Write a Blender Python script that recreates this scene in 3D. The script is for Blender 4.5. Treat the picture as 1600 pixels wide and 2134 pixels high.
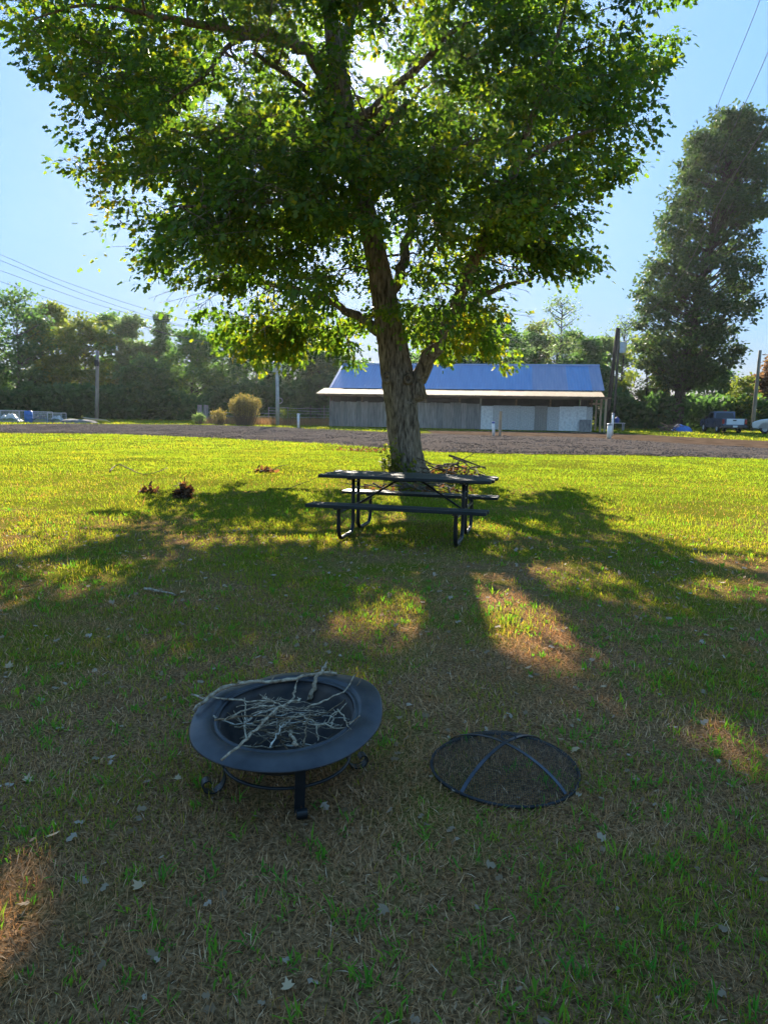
import bpy, bmesh, math, random
import numpy as np
from mathutils import Vector, Matrix
random.seed(7)
rng = np.random.default_rng(11)
for o in list(bpy.data.objects):
    bpy.data.objects.remove(o)
SC = bpy.context.scene
COL = SC.collection
PI = math.pi

# ------------------------------------------------------------------ camera, sky, sun, exposure
F_PX, PITCH, ROLL, EYE = 1480.0, math.radians(8.35), math.radians(0.9), 1.6
cam_d = bpy.data.cameras.new('camera'); cam = bpy.data.objects.new('camera', cam_d); COL.objects.link(cam)
cam_d.sensor_fit = 'VERTICAL'; cam_d.sensor_height = 24.0; cam_d.lens = 24.0 * F_PX / 2134.0
cam_d.clip_start = 0.05; cam_d.clip_end = 5000
CAM_R = Matrix.Rotation(PI/2 - PITCH, 3, 'X') @ Matrix.Rotation(ROLL, 3, 'Z')
cam.matrix_world = Matrix.Translation((0, 0, EYE)) @ CAM_R.to_4x4()
SC.camera = cam

SUN_AZ, SUN_EL = math.radians(-4.6), math.radians(25.0)       # azimuth from +Y towards +X
SUN_DIR = Vector((math.sin(SUN_AZ)*math.cos(SUN_EL), math.cos(SUN_AZ)*math.cos(SUN_EL), math.sin(SUN_EL)))
world = bpy.data.worlds.new('World'); SC.world = world; world.use_nodes = True
wn = world.node_tree.nodes; wl = world.node_tree.links
sky = wn.new('ShaderNodeTexSky'); sky.sky_type = 'NISHITA'; sky.sun_disc = False
sky.sun_elevation = SUN_EL; sky.sun_rotation = SUN_AZ; sky.altitude = 0
sky.air_density = 0.8; sky.dust_density = 0.08; sky.ozone_density = 4.0
gm = wn.new('ShaderNodeGamma'); gm.inputs[1].default_value = 0.12        # milder contrast over the whole dome: a hazy, evenly bright evening sky
bw = wn.new('ShaderNodeRGBToBW'); mxs = wn.new('ShaderNodeMix'); mxs.data_type = 'RGBA'; mxs.clamp_factor = False; mxs.inputs[0].default_value = 8.8
sc_n = wn.new('ShaderNodeVectorMath'); sc_n.operation = 'SCALE'; sc_n.inputs['Scale'].default_value = 0.435
wl.new(sky.outputs[0], gm.inputs[0]); wl.new(gm.outputs[0], bw.inputs[0]); wl.new(bw.outputs[0], mxs.inputs[6]); wl.new(gm.outputs[0], mxs.inputs[7])
wb = wn.new('ShaderNodeVectorMath'); wb.operation = 'MULTIPLY'; wb.inputs[1].default_value = (1.16, .95, 1.0)   # the photograph's warm white balance
wl.new(mxs.outputs[2], wb.inputs[0]); wl.new(wb.outputs[0], sc_n.inputs[0]); wl.new(sc_n.outputs[0], wn['Background'].inputs[0]); wn['Background'].inputs[1].default_value = 0.15
sun_d = bpy.data.lights.new('sun', 'SUN'); sun_d.energy = 2.3; sun_d.angle = math.radians(0.5); sun_d.color = (1.0, 0.90, 0.74)
sun = bpy.data.objects.new('sun', sun_d); COL.objects.link(sun)
sun.rotation_euler = (-SUN_DIR).to_track_quat('-Z', 'Y').to_euler(); sun.location = SUN_DIR * 100
SC.view_settings.view_transform = 'Standard'; SC.view_settings.look = 'None'
SC.view_settings.exposure = 3.2; SC.view_settings.gamma = 1.0; SC.view_settings.use_curve_mapping = False
SC.render.engine = 'CYCLES'
cy = SC.cycles; cy.max_bounces = 7; cy.diffuse_bounces = 3; cy.glossy_bounces = 2; cy.transmission_bounces = 5
cy.transparent_max_bounces = 8; cy.caustics_reflective = False; cy.caustics_refractive = False; cy.use_denoising = True
cy.volume_bounces = 0; cy.sample_clamp_indirect = 6.0

# ------------------------------------------------------------------ helpers
def ray(px, py):
    return CAM_R @ Vector(((px-800)/F_PX, -(py-1067)/F_PX, -1.0))
def gnd(px, py, z=0.0):
    d = ray(px, py); k = (z-EYE)/d.z; return Vector((d.x*k, d.y*k, z))
def at_y(px, py, Y):
    d = ray(px, py); k = Y/d.y; return Vector((d.x*k, Y, EYE+d.z*k))
CR = np.array(CAM_R)
def project(P):
    q = (P - np.array([0, 0, EYE])) @ CR
    return 800+F_PX*q[:, 0]/-q[:, 2], 1067-F_PX*q[:, 1]/-q[:, 2], -q[:, 2]

def lattice(seed, n=256):
    return np.random.default_rng(seed).random((n, n))
_L = {}
def vnoise(x, y, scale, seed=0, octaves=1):
    """value noise in 0..1"""
    out = 0; amp = 1; tot = 0
    for o in range(octaves):
        k = (seed, o)
        if k not in _L: _L[k] = lattice(seed*31+o)
        g = _L[k]; u = np.asarray(x)/scale*(2**o)+97.3; v = np.asarray(y)/scale*(2**o)+61.7
        i = np.floor(u).astype(int); j = np.floor(v).astype(int); fx = u-i; fy = v-j
        fx = fx*fx*(3-2*fx); fy = fy*fy*(3-2*fy); n = 256
        a = g[i % n, j % n]; b = g[(i+1) % n, j % n]; c = g[i % n, (j+1) % n]; d = g[(i+1) % n, (j+1) % n]
        out = out + amp*((a*(1-fx)+b*fx)*(1-fy)+(c*(1-fx)+d*fx)*fy); tot += amp; amp *= 0.5
    return out/tot
def height(x, y):
    x = np.asarray(x, float); y = np.asarray(y, float)
    fade = np.clip((42-y)/12, 0, 1)*np.clip((30-np.abs(x))/8, 0, 1)
    h = (vnoise(x, y, 1.3, 3)-.5)*.05 + (vnoise(x, y, .45, 4)-.5)*.022
    calm = 1-np.clip(1.4-np.hypot(x-.1, y-2.95), 0, 1)          # level where the fire pit stands
    return h*fade*(.35+.65*calm)
def hz(x, y): return float(height(np.array([x]), np.array([y]))[0])

def tag(o, label=None, cat=None, group=None, kind=None):
    if label: o['label'] = label
    if cat: o['category'] = cat
    if group: o['group'] = group
    if kind: o['kind'] = kind
    return o
def thing(name, label, cat, loc=(0, 0, 0), rotz=0, group=None):
    o = bpy.data.objects.new(name, None); COL.objects.link(o); o.empty_display_size = .2
    o.location = loc; o.rotation_euler = (0, 0, rotz)
    return tag(o, label, cat, group)
def link(name, me, parent=None):
    o = bpy.data.objects.new(name, me); COL.objects.link(o)
    if parent: o.parent = parent
    return o

class MB:
    def __init__(s): s.v = []; s.f = []
    def add(s, vs, fs):
        b = len(s.v); s.v += [tuple(p) for p in vs]; s.f += [tuple(b+i for i in f) for f in fs]; return s
    def box(s, c, d, rot=None):
        x, y, z = d[0]/2, d[1]/2, d[2]/2
        vs = [Vector((sx*x, sy*y, sz*z)) for sz in (-1, 1) for sy in (-1, 1) for sx in (-1, 1)]
        if rot is not None: vs = [rot @ p for p in vs]
        vs = [p+Vector(c) for p in vs]
        return s.add(vs, [(0, 2, 3, 1), (4, 5, 7, 6), (0, 1, 5, 4), (2, 6, 7, 3), (0, 4, 6, 2), (1, 3, 7, 5)])
    def hexa(s, pts):   # 8 corners: bottom 4 ccw, top 4 ccw
        return s.add(pts, [(3, 2, 1, 0), (4, 5, 6, 7), (0, 1, 5, 4), (1, 2, 6, 5), (2, 3, 7, 6), (3, 0, 4, 7)])
    def prism(s, poly, d0, d1, axis):   # poly 2D extruded along axis index from d0 to d1
        def mk(p, d):
            q = list(p); q.insert(axis, d); return tuple(q)
        n = len(poly); vs = [mk(p, d0) for p in poly]+[mk(p, d1) for p in poly]
        fs = [tuple(range(n-1, -1, -1)), tuple(range(n, 2*n))]+[(i, (i+1) % n, n+(i+1) % n, n+i) for i in range(n)]
        return s.add(vs, fs)
    def tube(s, pts, rad, n=8, cap=True, jit=0, flat=None):
        pts = [Vector(p) for p in pts]
        if not hasattr(rad, '__len__'): rad = [rad]*len(pts)
        rings = []; up = None
        for i, p in enumerate(pts):
            t = (pts[min(i+1, len(pts)-1)]-pts[max(i-1, 0)])
            t = t.normalized() if t.length > 1e-9 else Vector((0, 0, 1))
            if up is None:
                a = Vector((0, 0, 1)) if abs(t.z) < .9 else Vector((1, 0, 0))
            else: a = up
            u = (a - t*a.dot(t)).normalized(); w = t.cross(u); up = u
            rg = []
            for k in range(n):
                an = 2*PI*k/n; r = rad[i]*(1+(random.uniform(-jit, jit) if jit else 0))
                fu, fw = (1, 1) if flat is None else flat
                rg.append(p+u*math.cos(an)*r*fu+w*math.sin(an)*r*fw)
            rings.append(rg)
        vs = [q for r in rings for q in r]; fs = []
        for i in range(len(pts)-1):
            for k in range(n):
                a = i*n+k; b = i*n+(k+1) % n; fs.append((a, b, b+n, a+n))
        if cap: fs.append(tuple(range(n-1, -1, -1))); m = (len(pts)-1)*n; fs.append(tuple(range(m, m+n)))
        return s.add(vs, fs)
    def strip(s, pts, width_dir, w, t):   # flat bar along pts
        pts = [Vector(p) for p in pts]; wd = Vector(width_dir).normalized(); rings = []
        for i, p in enumerate(pts):
            tg = (pts[min(i+1, len(pts)-1)]-pts[max(i-1, 0)]).normalized(); nn = tg.cross(wd).normalized()
            rings += [p+wd*w/2+nn*t/2, p-wd*w/2+nn*t/2, p-wd*w/2-nn*t/2, p+wd*w/2-nn*t/2]
        fs = [(i*4+k, i*4+(k+1) % 4, i*4+4+(k+1) % 4, i*4+4+k) for i in range(len(pts)-1) for k in range(4)]
        m = len(pts)*4-4
        return s.add(rings, fs+[(3, 2, 1, 0), (m, m+1, m+2, m+3)])
    def lathe(s, prof, n=24, closed=False, warp=None, c=(0, 0, 0)):
        vs = []
        for r, z in prof:
            for k in range(n):
                a = 2*PI*k/n; p = Vector((r*math.cos(a), r*math.sin(a), z))
                if warp: p = Vector(warp(p))
                vs.append(p+Vector(c))
        fs = []; m = len(prof)
        for i in range(m if closed else m-1):
            for k in range(n):
                j = (i+1) % m; fs.append((i*n+k, i*n+(k+1) % n, j*n+(k+1) % n, j*n+k))
        return s.add(vs, fs)
    def mesh(s, name, mat=None, smooth=False, bevel=0):
        me = bpy.data.meshes.new(name); me.from_pydata(s.v, [], s.f)
        bm = bmesh.new(); bm.from_mesh(me); bmesh.ops.recalc_face_normals(bm, faces=bm.faces)
        if bevel: bmesh.ops.bevel(bm, geom=list(bm.edges), offset=bevel, segments=2, affect='EDGES', profile=.6)
        bm.to_mesh(me); bm.free()
        if mat: me.materials.append(mat)
        if smooth: me.shade_smooth()
        return me
    def build(s, name, mat, parent=None, smooth=False, bevel=0):
        return link(name, s.mesh(name, mat, smooth, bevel), parent)

def np_mesh(name, V, faces, mat=None, attr=None, smooth=False):
    """faces: list of int arrays (n,3) or (n,4); attr: dict name -> float per vertex"""
    me = bpy.data.meshes.new(name); V = np.ascontiguousarray(V, np.float32).reshape(-1, 3)
    me.vertices.add(len(V)); me.vertices.foreach_set('co', V.ravel())
    idx = np.concatenate([f.ravel() for f in faces]).astype(np.int32)
    tot = np.concatenate([np.full(len(f), f.shape[1], np.int32) for f in faces])
    st = np.concatenate([[0], np.cumsum(tot)[:-1]]).astype(np.int32)
    me.loops.add(len(idx)); me.loops.foreach_set('vertex_index', idx)
    me.polygons.add(len(tot)); me.polygons.foreach_set('loop_start', st); me.polygons.foreach_set('loop_total', tot)
    if smooth: me.polygons.foreach_set('use_smooth', np.ones(len(tot), bool))
    if attr:
        for k, a in attr.items():
            at = me.attributes.new(k, 'FLOAT', 'POINT'); at.data.foreach_set('value', np.ascontiguousarray(a, np.float32))
    me.update(calc_edges=True)
    if mat: me.materials.append(mat)
    return me

# ------------------------------------------------------------------ materials
def new_mat(name):
    m = bpy.data.materials.new(name); m.use_nodes = True
    nt = m.node_tree; return m, nt, nt.nodes['Principled BSDF']
def N(nt, t, **kw):
    n = nt.nodes.new(t)
    for k, v in kw.items():
        if k in n.inputs.keys() if hasattr(n.inputs, 'keys') else False: n.inputs[k].default_value = v
        else: setattr(n, k, v)
    return n
def ramp(nt, src, stops, interp='LINEAR'):
    r = nt.nodes.new('ShaderNodeValToRGB'); r.color_ramp.interpolation = interp
    e = r.color_ramp.elements
    while len(e) < len(stops): e.new(.5)
    for i, (p, c) in enumerate(stops):
        e[i].position = p; e[i].color = (*c, 1) if len(c) == 3 else c
    nt.links.new(src, r.inputs[0]); return r.outputs[0]
def noise(nt, scale, detail=4, rough=.55, vec=None, space='Object', stretch=None):
    n = nt.nodes.new('ShaderNodeTexNoise'); n.inputs['Scale'].default_value = scale
    n.inputs['Detail'].default_value = detail; n.inputs['Roughness'].default_value = rough
    if vec is None:
        if space == 'World':
            vec = nt.nodes.new('ShaderNodeNewGeometry').outputs['Position']
        else:
            vec = nt.nodes.new('ShaderNodeTexCoord').outputs[space]
    if stretch:
        mp = nt.nodes.new('ShaderNodeMapping'); mp.inputs['Scale'].default_value = stretch
        nt.links.new(vec, mp.inputs[0]); vec = mp.outputs[0]
    nt.links.new(vec, n.inputs['Vector']); return n.outputs['Fac']
def mixc(nt, fac, a, b, mode='MIX'):
    m = nt.nodes.new('ShaderNodeMix'); m.data_type = 'RGBA'; m.blend_type = mode
    for sock, v in ((m.inputs[0], fac), (m.inputs[6], a), (m.inputs[7], b)):
        if hasattr(v, 'is_linked'): nt.links.new(v, sock)
        elif isinstance(v, (int, float)): sock.default_value = v
        else: sock.default_value = (*v, 1)
    return m.outputs[2]
def bump(nt, bsdf, h, strength=.4, dist=.02):
    b = nt.nodes.new('ShaderNodeBump'); b.inputs['Strength'].default_value = strength; b.inputs['Distance'].default_value = dist
    nt.links.new(h, b.inputs['Height']); nt.links.new(b.outputs[0], bsdf.inputs['Normal'])
def surf(name, c0, c1, scale=6, rough=.8, metal=0, bstr=.2, bdist=.01, stretch=None, spec=.5, p=(.35, .65), fine=None):
    m, nt, b = new_mat(name)
    f = noise(nt, scale, 6, .6, stretch=stretch)
    col = ramp(nt, f, [(p[0], c0), (p[1], c1)])
    nt.links.new(col, b.inputs['Base Color']); b.inputs['Roughness'].default_value = rough
    b.inputs['Metallic'].default_value = metal; b.inputs['Specular IOR Level'].default_value = spec
    if bstr: bump(nt, b, noise(nt, (fine or scale*4), 5, .6, stretch=stretch), bstr, bdist)
    return m
def leaf_mat(name, stops, trans, tfac=.45, rough=.5, spec=.3):
    """stops: colours along the per-leaf 'tint'; trans: multiplies light that passes through"""
    m, nt, b = new_mat(name)
    at = nt.nodes.new('ShaderNodeAttribute'); at.attribute_name = 'tint'
    n = noise(nt, .9, 2, .5, space='World')
    ma = nt.nodes.new('ShaderNodeMath'); ma.operation = 'MULTIPLY_ADD'; nt.links.new(n, ma.inputs[0]); ma.inputs[1].default_value = .5
    nt.links.new(at.outputs['Fac'], ma.inputs[2])
    mb = nt.nodes.new('ShaderNodeMath'); mb.operation = 'SUBTRACT'; nt.links.new(ma.outputs[0], mb.inputs[0]); mb.inputs[1].default_value = .25
    col = ramp(nt, mb.outputs[0], stops)
    nt.links.new(col, b.inputs['Base Color']); b.inputs['Roughness'].default_value = rough; b.inputs['Specular IOR Level'].default_value = spec
    t = nt.nodes.new('ShaderNodeBsdfTranslucent'); nt.links.new(mixc(nt, 1.0, col, trans, 'MULTIPLY'), t.inputs[0])
    mx = nt.nodes.new('ShaderNodeMixShader'); mx.inputs[0].default_value = tfac
    nt.links.new(b.outputs[0], mx.inputs[1]); nt.links.new(t.outputs[0], mx.inputs[2])
    nt.links.new(mx.outputs[0], nt.nodes['Material Output'].inputs[0]); return m

M = {}
M['bark'] = surf('bark', (.045, .034, .024), (.31, .255, .19), 5, .95, bstr=1.0, bdist=.06, stretch=(4, 4, .7), fine=9, spec=.15)
M['bark_far'] = surf('bark_far', (.03, .025, .02), (.09, .08, .065), 3, .95, bstr=.5, stretch=(4, 4, .8), spec=.1)
M['maple_leaf'] = leaf_mat('maple_leaf', [(0, (.024, .056, .020)), (.45, (.042, .086, .018)), (.75, (.09, .118, .016)), (1, (.17, .14, .018))], (3.7, 3.5, .9), .48)
M['leaf_dark'] = leaf_mat('leaf_dark', [(0, (.028, .066, .026)), (.6, (.05, .108, .034)), (1, (.09, .135, .034))], (3.0, 2.8, 1.5), .4, .6, .1)
M['leaf_oak'] = leaf_mat('leaf_oak', [(0, (.018, .042, .018)), (.6, (.032, .066, .022)), (1, (.065, .085, .022))], (3.0, 2.6, 1.3), .36, .6, .1)
M['leaf_mid'] = leaf_mat('leaf_mid', [(0, (.03, .08, .025)), (.6, (.055, .12, .028)), (1, (.10, .15, .03))], (3.2, 3.0, 1.4), .42, .6, .1)
M['leaf_yellow'] = leaf_mat('leaf_yellow', [(0, (.05, .088, .022)), (.6, (.085, .122, .024)), (1, (.145, .152, .03))], (3.0, 2.6, 1.2), .45, .6, .1)
M['leaf_pale'] = leaf_mat('leaf_pale', [(0, (.06, .095, .045)), (.6, (.085, .13, .05)), (1, (.14, .16, .06))], (2.6, 2.6, 1.6), .45, .6, .1)
M['leaf_red'] = leaf_mat('leaf_red', [(0, (.07, .055, .03)), (.6, (.12, .075, .04)), (1, (.15, .10, .05))], (2.5, 2.0, 1.5), .4, .6, .1)
M['grass_green'] = leaf_mat('grass_green', [(0, (.065, .13, .022)), (.5, (.12, .17, .020)), (.8, (.19, .185, .026)), (1, (.28, .21, .04))], (2.5, 2.4, .9), .5, .8, .02)
M['grass_tuft'] = leaf_mat('grass_tuft', [(0, (.06, .20, .03)), (.6, (.11, .25, .03)), (1, (.20, .26, .03))], (2.2, 2.1, .7), .5, .7, .05)
M['straw'] = leaf_mat('straw', [(0, (.18, .085, .034)), (.5, (.47, .26, .115)), (.85, (.66, .44, .24)), (1, (.74, .56, .38))], (1.35, 1.0, .55), .35, .9, .03)
M['dead_leaf'] = leaf_mat('dead_leaf', [(0, (.20, .13, .07)), (.6, (.30, .22, .14)), (1, (.42, .34, .26))], (1.4, 1.2, 1.0), .3, .8, .2)
M['pale_leaf'] = leaf_mat('pale_leaf', [(0, (.40, .26, .13)), (1, (.56, .41, .25))], (1.1, 1.0, .9), .25, .7, .2)
M['brown_leaf'] = leaf_mat('brown_leaf', [(0, (.05, .03, .018)), (.6, (.11, .06, .03)), (1, (.22, .12, .05))], (2.0, 1.5, 1.0), .35, .8, .2)
M['twig'] = surf('twig', (.13, .085, .05), (.46, .37, .26), 45, .9, bstr=.5, bdist=.003, spec=.1)
M['twig_pale'] = surf('twig_pale', (.20, .16, .11), (.55, .50, .42), 60, .9, bstr=.5, bdist=.003, spec=.1)
M['twig_dark'] = surf('twig_dark', (.06, .038, .022), (.26, .18, .11), 45, .9, bstr=.5, bdist=.003, spec=.1)
M['twig_brown'] = surf('twig_brown', (.05, .035, .025), (.17, .13, .09), 30, .9, bstr=.5, bdist=.004, spec=.1)
M['black_coat'] = surf('black_coat', (.007, .008, .009), (.014, .015, .017), 14, .45, bstr=.1, bdist=.002, spec=.35)
M['board'] = surf('board', (.009, .011, .010), (.022, .026, .024), 5, .55, spec=.3, bstr=.25, bdist=.003, stretch=(1, 14, 14))
M['pit_steel'] = surf('pit_steel', (.013, .015, .020), (.050, .050, .054), 9, .42, metal=.25, bstr=.15, bdist=.004, p=(.3, .75))
M['bowl_steel'] = surf('bowl_steel', (.010, .010, .012), (.060, .042, .032), 9, .65, metal=.2, bstr=.15, bdist=.004)
M['screen_wire'] = surf('screen_wire', (.008, .008, .009), (.02, .02, .022), 20, .6, metal=.3, bstr=0)
M['strap'] = surf('strap', (.03, .034, .042), (.055, .06, .075), 12, .4, metal=.5, bstr=.05)

# ------------------------------------------------------------------ ground
def ground_material():
    m, nt, b = new_mat('lawn_ground')
    pos = nt.nodes.new('ShaderNodeNewGeometry').outputs['Position']
    sep = nt.nodes.new('ShaderNodeSeparateXYZ'); nt.links.new(pos, sep.inputs[0])
    fine = noise(nt, 60, 6, .7, pos); mid = noise(nt, 3.0, 5, .6, pos); big = noise(nt, .55, 4, .6, pos)
    soil = ramp(nt, fine, [(.32, (.04, .022, .010)), (.5, (.21, .118, .054)), (.7, (.48, .29, .145))])
    green = ramp(nt, fine, [(.3, (.05, .06, .008)), (.55, (.13, .14, .014)), (.8, (.24, .22, .025))])
    mr = nt.nodes.new('ShaderNodeMapRange'); nt.links.new(sep.outputs[1], mr.inputs[0])
    mr.inputs[1].default_value = 2; mr.inputs[2].default_value = 16; mr.inputs[3].default_value = -.12; mr.inputs[4].default_value = .30
    ad = nt.nodes.new('ShaderNodeMath'); ad.operation = 'ADD'; nt.links.new(big, ad.inputs[0]); nt.links.new(mr.outputs[0], ad.inputs[1])
    ad2 = nt.nodes.new('ShaderNodeMath'); ad2.operation = 'MULTIPLY_ADD'; nt.links.new(mid, ad2.inputs[0]); ad2.inputs[1].default_value = .5; nt.links.new(ad.outputs[0], ad2.inputs[2])
    f = ramp(nt, ad2.outputs[0], [(.66, (0, 0, 0)), (.9, (1, 1, 1))])
    col = mixc(nt, f, soil, green)
    nt.links.new(col, b.inputs['Base Color']); b.inputs['Roughness'].default_value = .95; b.inputs['Specular IOR Level'].default_value = 0
    bump(nt, b, fine, .9, .03); return m
def axis(lo, hi, step, far):
    a = list(np.arange(lo, hi+1e-6, step)); s = step
    r = a[-1]
    while r < far: s *= 1.35; r += s; a.append(r)
    l = a[0]; s = step; pre = []
    while l > -far: s *= 1.35; l -= s; pre.append(l)
    return np.array(pre[::-1]+a)
ax = axis(-18, 20, .2, 700); ay = axis(-6, 36, .2, 900)
gx, gy = np.meshgrid(ax, ay); gh = height(gx, gy)
V = np.stack([gx, gy, gh], -1).reshape(-1, 3); nx = len(ax); ny = len(ay)
ii = (np.arange(ny-1)[:, None]*nx+np.arange(nx-1)[None]).ravel()
Fq = np.stack([ii, ii+1, ii+1+nx, ii+nx], 1)
tag(link('ground', np_mesh('ground', V, [Fq], ground_material(), smooth=True)), kind='structure')

# gravel drive
near_px = [(-500, 897), (-200, 900), (0, 903), (250, 905), (400, 912), (560, 918), (700, 925), (850, 939), (1000, 946), (1300, 950), (1600, 957), (1900, 962), (2300, 968)]
far_px = [(-500, 881), (-200, 883), (0, 886), (150, 884), (400, 886), (560, 890), (690, 896), (850, 903), (1000, 908), (1230, 913), (1400, 925), (1600, 937), (1900, 944), (2300, 950)]
def edge_fn(pxs):
    P = [gnd(*p) for p in pxs]; xs = np.array([p.x for p in P]); ys = np.array([p.y for p in P])
    return lambda x: np.interp(x, xs, ys)
near_y, far_y = edge_fn(near_px), edge_fn(far_px)
gravel = surf('gravel', (.04, .032, .028), (.115, .095, .083), 10, .95, bstr=.7, bdist=.03, fine=20, spec=0)
xs = np.linspace(-38, 34, 200); ts = np.linspace(0, 1, 18)
jn = (vnoise(xs, xs*0, .8, 21, 2)-.5)*2.0+(vnoise(xs, xs*0, 5, 24, 2)-.5)*1.8; jf = (vnoise(xs, xs*0+9, 1.2, 22, 2)-.5)*1.5
Vr = []
for t in ts:
    yy = (near_y(xs)+jn)*(1-t)+(far_y(xs)+jf)*t
    crown = .05+.05*math.sin(PI*t)
    edge = 0.012 if t in (0, 1) else crown
    Vr.append(np.stack([xs, yy, height(xs, yy)+edge+(vnoise(xs, yy, .9, 23)-.5)*(.03 if 0 < t < 1 else 0)], -1))
Vr = np.array(Vr).reshape(-1, 3); n_ = len(xs)
ii = (np.arange(len(ts)-1)[:, None]*n_+np.arange(n_-1)[None]).ravel()
tag(link('gravel_road', np_mesh('gravel_road', Vr, [np.stack([ii, ii+1, ii+1+n_, ii+n_], 1)], gravel, smooth=True)), kind='structure')
# loose stones on it
def ico(nsub=0):
    bm = bmesh.new(); bmesh.ops.create_icosphere(bm, subdivisions=1, radius=1)
    v = np.array([p.co[:] for p in bm.verts]); f = np.array([[q.index for q in p.verts] for p in bm.faces]); bm.free(); return v, f
icv = np.array([(1, 0, 0), (-1, 0, 0), (0, 1, 0), (0, -1, 0), (0, 0, 1), (0, 0, -1)], float)
icf = np.array([(0, 2, 4), (2, 1, 4), (1, 3, 4), (3, 0, 4), (2, 0, 5), (1, 2, 5), (3, 1, 5), (0, 3, 5)])
def scatter_blobs(P, S, jitter=.3):
    n = len(P); k = len(icv)
    v = icv[None]*(1+rng.uniform(-jitter, jitter, (n, 12, 1))[:, :k])*S[:, None, :]
    a = rng.uniform(0, 2*PI, n); c, s = np.cos(a)[:, None], np.sin(a)[:, None]
    x = v[..., 0]*c-v[..., 1]*s; y = v[..., 0]*s+v[..., 1]*c
    v = np.stack([x, y, v[..., 2]], -1)+P[:, None, :]
    f = (icf[None]+np.arange(n)[:, None, None]*k).reshape(-1, 3)
    return v.reshape(-1, 3), f
ns = 30000
sx = rng.uniform(-26, 22, ns); st_ = rng.beta(.9, 1.4, ns); sy = near_y(sx)*(1-st_)+far_y(sx)*st_ + rng.normal(0, .25, ns)
sr = rng.uniform(.014, .045, ns)**1.0
sv, sf = scatter_blobs(np.stack([sx, sy, height(sx, sy)+.052+.05*np.sin(PI*np.clip(st_, 0, 1))], -1), np.stack([sr, sr*rng.uniform(.6, 1, ns), sr*.6], -1))
stone = surf('stone', (.05, .042, .038), (.20, .17, .15), 1.3, .9, bstr=0, spec=0)
tag(link('gravel_stones', np_mesh('gravel_stones', sv, [sf], stone)), 'loose grey brown gravel stones strewn over the drive', 'gravel', kind='stuff')

# bare dirt strip before the barn
dirt = surf('dirt', (.045, .03, .02), (.11, .075, .052), 1.2, .95, bstr=.8, bdist=.05, fine=8, spec=0)
xs = np.linspace(3, 27, 90); rows = []
for t in np.linspace(0, 1, 8):
    yy = far_y(xs)*(1-t)+np.interp(xs, [3, 10, 16, 20, 27], [52, 53, 54, 46, 33])*t + (vnoise(xs, xs*0+t*7, 1.5, 31)-.5)*1.2
    rows.append(np.stack([xs, yy, np.full(len(xs), .02)+.03*math.sin(PI*t)], -1))
Vd = np.array(rows).reshape(-1, 3); n_ = len(xs); ii = (np.arange(7)[:, None]*n_+np.arange(n_-1)[None]).ravel()
tag(link('dirt_strip', np_mesh('dirt_strip', Vd, [np.stack([ii, ii+1, ii+1+n_, ii+n_], 1)], dirt, smooth=True)), kind='structure')

# ------------------------------------------------------------------ grass
TREE = gnd(847, 990)
def blades(X, Y, Hh, Wd, lean, az, twist, curve, z0=None):
    n = len(X); Z = height(X, Y) if z0 is None else z0
    d = np.stack([np.cos(az)*np.sin(lean), np.sin(az)*np.sin(lean), np.cos(lean)], -1)
    l2 = np.minimum(lean+curve, 1.62)
    d2 = np.stack([np.cos(az+.3*twist)*np.sin(l2), np.sin(az+.3*twist)*np.sin(l2), np.cos(l2)], -1)
    wa = az+PI/2+twist
    w = np.stack([np.cos(wa), np.sin(wa), np.zeros(n)], -1)*Wd[:, None]*.5
    b = np.stack([X, Y, Z-.004], -1); m = b+d*(Hh*.5)[:, None]; t = m+d2*(Hh*.5)[:, None]
    if len(Y) and Y.min() > 9.5:                 # far away one triangle is a whole blade
        V = np.stack([b-w, b+w, t], 1); k = np.arange(n)[:, None]*3
        return V.reshape(-1, 3), k+np.array([[0, 1, 2]]), 3
    V = np.stack([b, m+w, t, m-w], 1); k = np.arange(n)[:, None]*4
    return V.reshape(-1, 3), k+np.array([[0, 1, 2, 3]]), 4
def in_view(x, y, m=1.25):
    return np.abs(x) < (0.60*m)*np.maximum(y, 0)+1.1
def green_map(x, y):
    g = .60*vnoise(x, y, 1.4, 41, 3)+.40*vnoise(x, y, .35, 42, 2)
    base = np.interp(y, [1.2, 3, 5, 8, 11, 16], [-.07, .0, .08, .16, .32, .42])
    return g+base+np.clip(x*.02, -.08, .08)
def bare(x, y):
    """worn patches with little grass"""
    b = vnoise(x, y, 2.2, 51, 3)
    t = np.hypot((x-TREE.x)*.8, y-TREE.y)
    return np.clip((b-.60)*6, 0, 1)*np.interp(y, [8, 14], [1, .8])+np.clip(1.5-t, 0, 1)
def sample(y0, y1, dens):
    W = .75*y1+1.2; n = int(dens*2*W*(y1-y0)); x = rng.uniform(-W, W, n); y = rng.uniform(y0, y1, n)
    k = in_view(x, y) & (y < near_y(x)-.1); return x[k], y[k]
def lawn(name, mat, parts, label, cat):
    Vs, Fs, A = [], [], []; off = 0
    for (x, y, hh, ww, lean, az, tw, cu, tint) in parts:
        v, f, nv = blades(x, y, hh, ww, lean, az, tw, cu)
        Vs.append(v); Fs.append(f+off); A.append(np.repeat(tint, nv)); off += len(v)
    me = np_mesh(name, np.concatenate(Vs), Fs, mat, {'tint': np.concatenate(A)})
    return tag(link(name, me), label, cat, kind='stuff')
U = rng.uniform
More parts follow.
